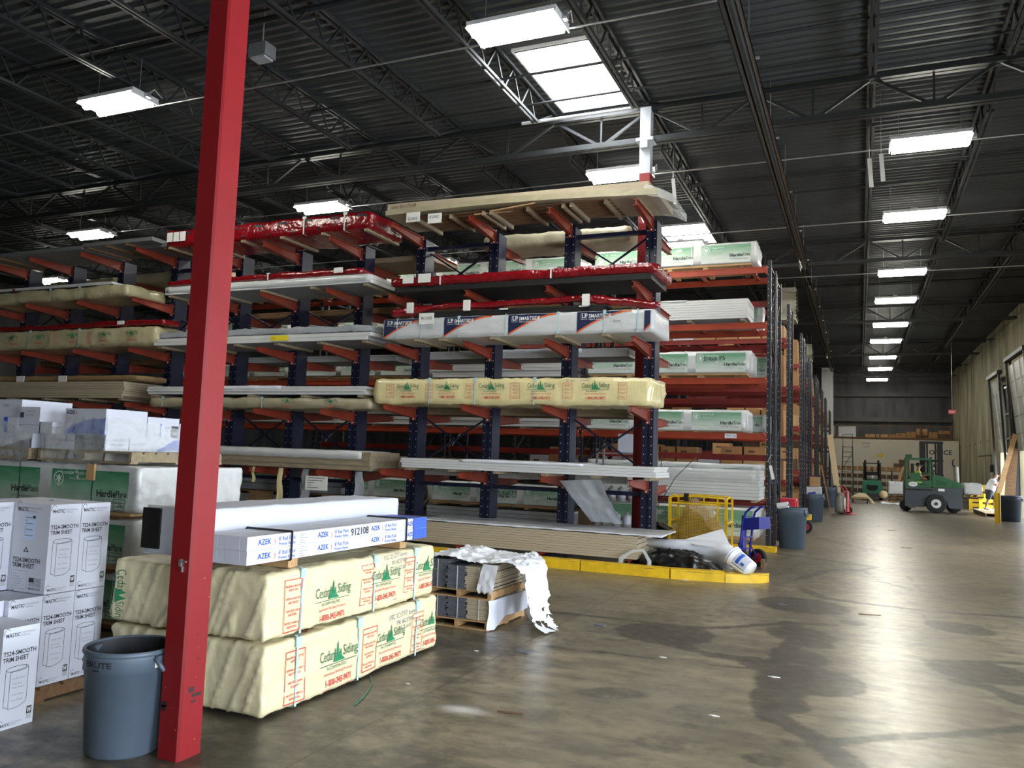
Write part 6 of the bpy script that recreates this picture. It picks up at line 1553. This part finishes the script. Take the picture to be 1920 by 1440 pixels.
# small teal forklift, rear view
def forklift():
    r = thing('forklift', 'small teal forklift parked at the far end, seen from behind', 'forklift', (.62, 49.4, 0))
    b = MB(); pts = [(-.5, 0, .3), (-.52, 0, .75), (-.42, 0, 1.07), (.42, 0, 1.07), (.52, 0, .75), (.5, 0, .3)]; b.prism(pts, (0, 1.6, 0), 'lift_teal'); b.build('body', r)
    MB().prism([(-.3, -.01, .8), (.3, -.01, .8), (.27, -.01, .6), (.15, -.01, .5), (-.15, -.01, .5), (-.27, -.01, .6)], (0, .02, 0), 'black').build('grille', r)
    MB().box(-.5, .5, -.02, .5, .1, .36, 'lift_grey').build('counterweight', r)
    MB().tube([(-.3, .3, 1.2), (-.27, .3, 1.2), (.27, .3, 1.2), (.3, .3, 1.2)], [.06, .14, .14, .06], 'tank', 16).build('gas_tank', r)
    for sx in (-.45, .45):
        for yy_ in (.5, 1.7): MB().bar((sx, yy_, 1.05), (sx*.95, yy_+(.15 if yy_ < 1 else 0), 2.0), .05, .05, 'black').build('guard_post', r)
    b = MB(); b.box(-.48, .48, .55, 1.75, 2.0, 2.05, 'black'); b.build('overhead_guard', r)
    MB().box(-.3, .3, .8, 1.0, 1.0, 1.55, 'black').build('seat', r)
    for sx in (-.35, .35): MB().box(sx-.06, sx+.06, 2.0, 2.12, .1, 2.2, 'black').build('mast_rail', r)
    for sx in (-.45, .45):
        for yy_ in (.3, 1.5): wheel(r, sx, yy_, .25, .25, .16, 'steel_dark')
forklift()
def load_white(label, x0, x1, y0, y1, z0, z1, seed):
    r = thing('white_wrapped_bundle', label, 'wrapped bundle', ((x0+x1)/2, (y0+y1)/2, z0)); b = MB(); soft_box(b, x1-x0, y1-y0, z1-z0, 'white_film', crumple(seed, .02), .09, .04); b.build('wrap', r, merge=True)
    for t in (.25, .75): strap(r, (t-.5)*(x1-x0), x1-x0, y1-y0, z1-z0, None)
    return r
for k in range(3): pallet('dark wooden pallet stacked under the far white bundle, layer %s' % ['bottom', 'middle', 'top'][k], 1.35+.05*k, 2.7, 45.6, 46.8, .005+k*.15, .14, 'wood_dark')
load_white('cream-white wrapped bundle on dark pallets left of the big green lift', 1.32, 2.65, 45.7, 46.7, .46+.0, 1.1, 3)
b = MB(); b.tube([(1.1, 45.4, .42), (1.1, 45.5, .42), (1.1, 46.2, .42), (1.1, 46.3, .42)], [.02, .2, .2, .02], 'plywood', 20); tag(b.build('paper_roll'), 'tan roll end beside the far white bundle', 'roll')
b = MB(); fn = crumple(77, .03); soft_box(b, 1.3, .5, .07, 'plastic_white', fn, .07, .03); tag(b.build('film_heap', loc=(1.6, 44.6, .001)), 'flattened white film lying before the dark pallets', 'plastic film')
tag(MB().box(.9, 1.6, 45.0, 45.4, .001, .1, 'wood').build('lumber_piece'), 'low piece of lumber before the tan roll', 'lumber')
plank('brown board leaning behind the far white bundle, left one', at_y(1674, 940, 48.5), at_y(1694, 875, 49), .12, .05, 'wood'); plank('brown board leaning behind the far white bundle, right one', at_y(1682, 940, 48.6), at_y(1697, 873, 49.1), .1, .05, 'wood_dark')

# ---- people
def skin_obj(name, verts, edges, rad, m, parent, sub=2, root=0):
    me = bpy.data.meshes.new(name); me.from_pydata(verts, edges, []); o = bpy.data.objects.new(name, me); COL.objects.link(o)
    md = o.modifiers.new('s', 'SKIN'); md.use_smooth_shade = True
    for i, v in enumerate(me.skin_vertices[0].data):
        rr = rad[i]; v.radius = rr if isinstance(rr, tuple) else (rr, rr); v.use_root = (i == root)
    o.modifiers.new('u', 'SUBSURF').levels = sub; o.modifiers['u'].render_levels = sub
    dg = bpy.context.evaluated_depsgraph_get(); me2 = bpy.data.meshes.new_from_object(o.evaluated_get(dg)); bpy.data.objects.remove(o)
    me2.name = name; me2.materials.clear(); me2.materials.append(M[m]); me2.polygons.foreach_set('use_smooth', [True]*len(me2.polygons))
    q = bpy.data.objects.new(name, me2); COL.objects.link(q); q.parent = parent; return q
def head_bits(par, c, fwd, s=1):
    """face and ears; c = head centre, fwd = facing direction"""
    f = V(fwd).normalized(); l = Z3.cross(f); b = MB()
    b.tube([c+f*.088*s+Z3*.015*s, c+f*.115*s-Z3*.015*s, c+f*.1*s-Z3*.03*s], [.01*s, .017*s, .012*s], 'skin', 8)
    for k in (-1, 1):
        b.tube([c+l*k*.072*s+Z3*.025*s, c+l*k*.085*s, c+l*k*.072*s-Z3*.035*s], [.01*s, .018*s, .01*s], 'skin', 8)
        b.tube([c+f*.09*s+l*k*.03*s+Z3*.012*s, c+f*.097*s+l*k*.03*s+Z3*.012*s], .01*s, 'hair', 8)
    b.tube([c+f*.093*s+l*.025*s-Z3*.055*s, c+f*.1*s-Z3*.055*s, c+f*.093*s-l*.025*s-Z3*.055*s], .006*s, 'ink_red', 6)
    return b.build('face', par)
def hand_pts(base, d, side, curl):
    """palm plus five fingers as skin branches: verts, edges, radii (relative indices)"""
    d = V(d).normalized(); s = V(side).normalized(); n = d.cross(s); vs = [base, base+d*.05, base+d*.09]; es = [(0, 1), (1, 2)]; rs = [.027, .036, .034]
    for k, (o, L) in enumerate(((-.03, .065), (-.01, .078), (.01, .075), (.03, .06))):
        i = len(vs); vs += [base+d*.1+s*o, base+d*(.1+L*.5)+s*o*1.1+n*curl*.02, base+d*(.1+L*.85)+s*o*1.1+n*curl*.05]; es += [(2, i), (i, i+1), (i+1, i+2)]; rs += [.011, .0095, .008]
    i = len(vs); vs += [base+d*.04-s*.045, base+d*.08-s*.065+n*curl*.02]; es += [(1, i), (i, i+1)]; rs += [.013, .009]
    return vs, es, rs
def man():
    r = thing('person', 'man in white T-shirt and dark shorts stepping on the pallet by the dock door', 'person', (4.9, 39.6, .165))
    hip, ch, nk, hd = V((.13, 0, .80)), V((.25, 0, 1.16)), V((.33, 0, 1.32)), V((.40, 0, 1.42))
    vs = [hip, V((.18, 0, .95)), ch, nk, hd, hd+V((.015, 0, .07))]; es = [(0, 1), (1, 2), (2, 3), (3, 4), (4, 5)]; rs = [(.13, .15), (.12, .15), (.13, .17), .052, .08, .085]
    def limb(root, pts, rad):
        p = root
        for q, a in zip(pts, rad): vs.append(V(q)); rs.append(a); es.append((p, len(vs)-1)); p = len(vs)-1
        return p
    limb(0, [(.1, -.09, .72), (.06, -.1, .42), (-.04, -.1, .08), (.08, -.1, .03), (.14, -.1, .025)], [.085, .06, .038, .034, .03])
    limb(0, [(.2, .09, .72), (.33, .1, .44), (.3, .1, .08), (.4, .1, .03), (.46, .1, .025)], [.085, .06, .038, .034, .03])
    for sy, el, wr in ((-1, (.38, -.2, 1.02), (.52, -.14, 1.16)), (1, (.42, .2, 1.06), (.58, .1, 1.24))):
        e = limb(2, [(.27, sy*.18, 1.22), el, wr], [.058, .043, .03])
        hv, he, hr = hand_pts(V(wr)+(V(wr)-V(el)).normalized()*.02, V(wr)-V(el), (0, 0, 1), -1); o = len(vs); vs.extend(hv); rs.extend(hr); es.extend([(a+o, c+o) for a, c in he]); es.append((e, o))
    skin_obj('body', vs, es, rs, 'skin', r)
    head_bits(r, hd+V((.01, 0, .05)), (1, 0, -.15))
    skin_obj('shirt', [V((.13, 0, .72)), V((.18, 0, .95)), ch, V((.31, 0, 1.25)), V((.27, -.19, 1.2)), V((.33, -.21, 1.1)), V((.27, .19, 1.2)), V((.34, .21, 1.12))], [(0, 1), (1, 2), (2, 3), (2, 4), (4, 5), (2, 6), (6, 7)],
             [(.2, .22), (.2, .22), (.2, .24), (.12, .15), .11, .1, .11, .1], 'shirt_white', r)
    skin_obj('shorts', [V((.14, 0, .9)), V((.13, 0, .76)), V((.1, -.1, .66)), V((.06, -.1, .42)), V((.2, .1, .66)), V((.32, .1, .44))], [(0, 1), (1, 2), (2, 3), (1, 4), (4, 5)], [(.19, .2), (.18, .2), .13, .11, .13, .11], 'shorts', r)
    for x, y in ((-.04, -.1), (.3, .1)): b = MB(); b.tube([(x-.06, y, .045), (x, y, .05), (x+.1, y, .04), (x+.2, y, .025)], [.03, .05, .045, .025], 'carton', 12); b.build('shoe', r)
    b = MB(); b.tube([hd+V((-.03, 0, .06)), hd+V((-.045, 0, .03))], [.075, .05], 'skin', 12)
man()
# big green and grey side-loading lift with its driver
def side_loader():
    Y0 = 37.6; r = thing('side_loader', 'big green and grey forklift truck crossing the far aisle', 'forklift', (2.8, Y0, 0)); ox = -2.8; D = 1.7
    b = MB(); X = lambda x: x+ox
    b.prism([(X(1.72), 0, .22), (X(1.72), 0, 1.02), (X(2.72), 0, 1.02), (X(3.82), 0, 1.06), (X(3.84), 0, .22), (X(3.35), 0, .22), (X(3.25), 0, .5), (X(3.1), 0, .72), (X(2.62), 0, .72), (X(2.48), 0, .5), (X(2.42), 0, .22)], (0, D, 0), 'lift_grey'); b.build('chassis', r)
    MB().box(X(1.72), X(2.75), -.01, .02, .9, .96, 'black').build('recess_strip', r)
    b = MB(); b.prism([(X(1.72), 0, 1.02), (X(1.74), 0, 1.3), (X(2.72), 0, 1.32), (X(2.72), 0, 1.03)], (0, D, 0), 'lift_green'); b.build('cab_base', r)
    b = MB(); b.prism([(X(2.74), 0, 1.03), (X(2.74), 0, 1.56), (X(2.98), 0, 1.55), (X(3.8), 0, 1.24), (X(3.82), 0, 1.07)], (0, D*.8, 0), 'lift_green'); b.build('hood', r)
    for x0, x1, z0, z1 in ((2.9, 3.25, 1.14, 1.36), (3.45, 3.68, 1.12, 1.2), (2.3, 2.6, 1.1, 1.22)): MB().prism([(X(x0), -.012, z0), (X(x1), -.012, z0), (X(x1), -.012, z1-.08), (X(x0), -.012, z1)], (0, .02, 0), 'lift_green_dark').build('vent', r)
    b = MB(); n = 20; b.poly([(X(2.02)+.17*math.cos(2*math.pi*k/n), -.006, 1.15+.1*math.sin(2*math.pi*k/n)) for k in range(n)], 'ink_white'); b.text('COMBILIFT', (X(1.9), -.01, 1.13), X3, Z3, .06, 'ink_navy', maxw=.24); b.build('oval_logo', r)
    MB().box(X(2.95), X(3.18), -.012, .01, .9, 1.0, 'paper').build('data_plate', r); MB().box(X(2.15), X(2.35), -.012, .01, 1.22, 1.25, 'hivis').build('strip_label', r)
    # cab frame
    for x, y in ((1.79, .05), (2.68, .05), (1.79, 1.0), (2.68, 1.0)): MB().bar((X(x), y, 1.3), (X(x), y, 2.2), .09 if x < 2 else .06, .08, 'lift_green', up=(0, 1, 0)).build('cab_post', r)
    b = MB(); b.box(X(1.75), X(2.72), 0, 1.05, 2.16, 2.24, 'lift_green'); b.build('cab_roof', r)
    MB().box(X(1.78), X(2.0), .2, .8, 2.24, 2.38, 'lift_green_dark').build('roof_lamp_box', r); MB().box(X(1.95), X(2.6), .96, .99, 1.3, 1.65, 'lift_green').build('seat_panel', r)
    MB().box(X(1.9), X(2.3), .02, .05, 1.3, 1.62, 'lift_green').build('door_panel', r); b = MB(); b.bar((X(2.0), .03, 1.95), (X(2.65), .03, 1.95), .02, .02, 'lift_green'); b.bar((X(2.3), .03, 1.62), (X(2.65), .03, 1.62), .02, .02, 'lift_green'); b.build('guard_bar', r)
    MB().box(X(1.98), X(2.08), .3, .7, 1.3, 2.0, 'black').build('seat', r)
    # wheels
    wheel(r, X(2.86), .05, .385, .385, .34, 'hub_white', ax='Y', hr=.48)
    for x in (1.78, 3.55): wheel(r, X(x), .8, .24, .24, .3, 'steel_dark', ax='Y')
    b = MB(); b.cyl((X(1.85), .1, .2), (X(2.1), .1, .2), .05, .05, 'chrome', 12); b.cyl((X(3.5), .1, .17), (X(3.75), .1, .17), .05, .05, 'steel_dark', 12); b.build('axle_end', r)
    # exhaust
    b = MB(); b.cyl((X(3.66), .3, 1.3), (X(3.62), .3, 1.92), .09, .09, 'tank', 18); b.build('muffler', r); b = MB(); b.tube([(X(3.6), .3, 1.92), (X(3.53), .3, 1.98), (X(3.52), .3, 2.15), (X(3.57), .3, 2.22)], .035, 'black', 10); b.build('exhaust_pipe', r)
    for yy_ in (.95, 1.5): MB().box(X(3.6), X(4.5), yy_, yy_+.12, .62, .675, 'black').build('fork', r)
    # mast
    for x, ww in ((2.36, .22), (2.62, .06), (2.94, .06), (3.04, .2)): MB().box(X(x), X(x)+ww, 1.3, 1.5, .2, 2.98, 'black').build('mast_rail', r)
    b = MB(); [b.box(X(2.36), X(3.26), 1.32, 1.42, z, z+.1, 'black') for z in (.6, 1.5, 2.1, 2.88)]; b.build('mast_crossbar', r)
    b = MB(); b.tube([(X(2.8), 1.3, .8), (X(2.82), 1.25, 1.6), (X(2.78), 1.3, 2.3)], .04, 'black', 8); b.tube([(X(2.9), 1.3, .8), (X(2.9), 1.3, 2.0)], .03, 'chrome', 8); b.build('lift_cylinder', r)
    return r
side_loader()
def driver():
    r = thing('person', 'driver in a yellow vest sitting in the cab of the big green lift', 'person', (2.22, 38.1, 1.32))
    vs = [V((0, 0, .02)), V((0, 0, .2)), V((.02, 0, .36)), V((.04, 0, .47)), V((.06, 0, .56)), V((.065, 0, .62))]; es = [(0, 1), (1, 2), (2, 3), (3, 4), (4, 5)]; rs = [(.13, .15), (.12, .15), (.12, .16), .05, .08, .085]
    def limb(p, pts, rad):
        for q, a in zip(pts, rad): vs.append(V(q)); rs.append(a); es.append((p, len(vs)-1)); p = len(vs)-1
        return p
    for sy in (-1, 1):
        limb(0, [(.3, sy*.1, .06), (.36, sy*.1, -.02)], [.075, .05]); e = limb(2, [(.03, sy*.17, .32), (.12, sy*.2, .12), (.3, sy*.12, .2)], [.055, .04, .03])
        hv, he, hr = hand_pts(V((.32, sy*.12, .2)), (1, 0, .2), (0, 1, 0), 1); o = len(vs); vs.extend(hv); rs.extend(hr); es.extend([(a+o, c+o) for a, c in he]); es.append((e, o))
    skin_obj('body', vs, es, rs, 'skin', r); head_bits(r, V((.065, 0, .6)), (1, 0, 0))
    skin_obj('vest', [V((0, 0, .0)), V((0, 0, .2)), V((.02, 0, .38)), V((.03, -.17, .32)), V((.03, .17, .32))], [(0, 1), (1, 2), (2, 3), (2, 4)], [(.18, .21), (.18, .21), (.18, .2), .1, .1], 'hivis', r)
    b = MB(); c = V((.05, 0, .64)); b.tube([c+V((-.03, 0, -.06)), c+V((-.03, 0, .0)), c+V((0, 0, .05)), c+V((.01, 0, .065))], [.07, .092, .075, .02], 'hair', 14); b.build('hair', r)
driver()
r = load_white('blue-white wrapped bundle sticking out to the right of the big green lift', 3.95, 4.62, 38.3, 39.6, .8, 1.26, 9)
pallet('small skid under the blue-white bundle beside the big green lift', 3.95, 4.45, 38.4, 39.5, .68, .11, 'wood')
# yellow guard rails, pallet, bollards, bin, planks
def guard(label, x0, x1, y, h=1.0):
    r = thing('guard_rail', label, 'guard rail', ((x0+x1)/2, y, 0)); w = (x1-x0)/2
    for x in (-w, w-.14): MB().box(x, x+.14, -.07, .07, 0, h-.25*(x < 0), 'yellow_bright').build('post', r)
    for z in (.12, .36, .6) if h > .9 else (.12, .4): MB().box(-w+.14, w-.14, -.04, .04, z, z+.17, 'yellow_bright').build('rail', r)
    MB().box(-w+.2, w, -.05, .05, h-.3, h, 'yellow_bright').build('top_rail', r)
guard('yellow steel guard rail behind the pallet by the dock door', 4.65, 5.55, 43.2, 1.15); guard('second yellow guard rail, right of the first one', 4.9, 5.7, 41.9, .75)
pallet('wooden pallet with a plywood top on which the man steps', 4.5, 5.5, 36.6, 40.3, .0, .14, 'wood_dark', ply=True)
def bollard(label, x, y, h, rr=.1): tag(MB().lathe([(rr, 0), (rr, h-.04), (rr*.85, h-.01), (0, h)], (x, y, 0), 'yellow_bright', 24).build('bollard'), label, 'bollard')
p = at_z(1871, 980, 0); bollard('yellow bollard left of the dark trash can', p.x, p.y, 1.05)
p = at_z(1899, 968, 0); bollard('yellow bollard behind the dark trash can', p.x, p.y, 1.2)
p = at_z(1895, 978, 0); trash_can('dark navy trash can at the right edge by the dock doors', p.x, p.y, .37, .32, .93, 'bin_navy')
plank('long brown plank leaning beside the bright dock opening', at_y(1868, 940, 36.0), at_y(1904, 814, 36.1), .17, .05, 'wood', up=(0, 1, 0))
plank('wide brown board leaning against the jamb between the dock doors', at_y(1893, 938, 36.3), at_y(1899, 840, 36.6), .35, .04, 'wood_dark')
r = thing('wall_lamp', 'small dark lamp on the right wall above the man', 'lamp', (5.74, 44.2, 1.75)); MB().box(-.08, .05, -.1, .1, 0, .35, 'black').build('housing', r); MB().box(-.06, .04, -.08, .08, -.45, 0, 'steel_white').build('panel', r)
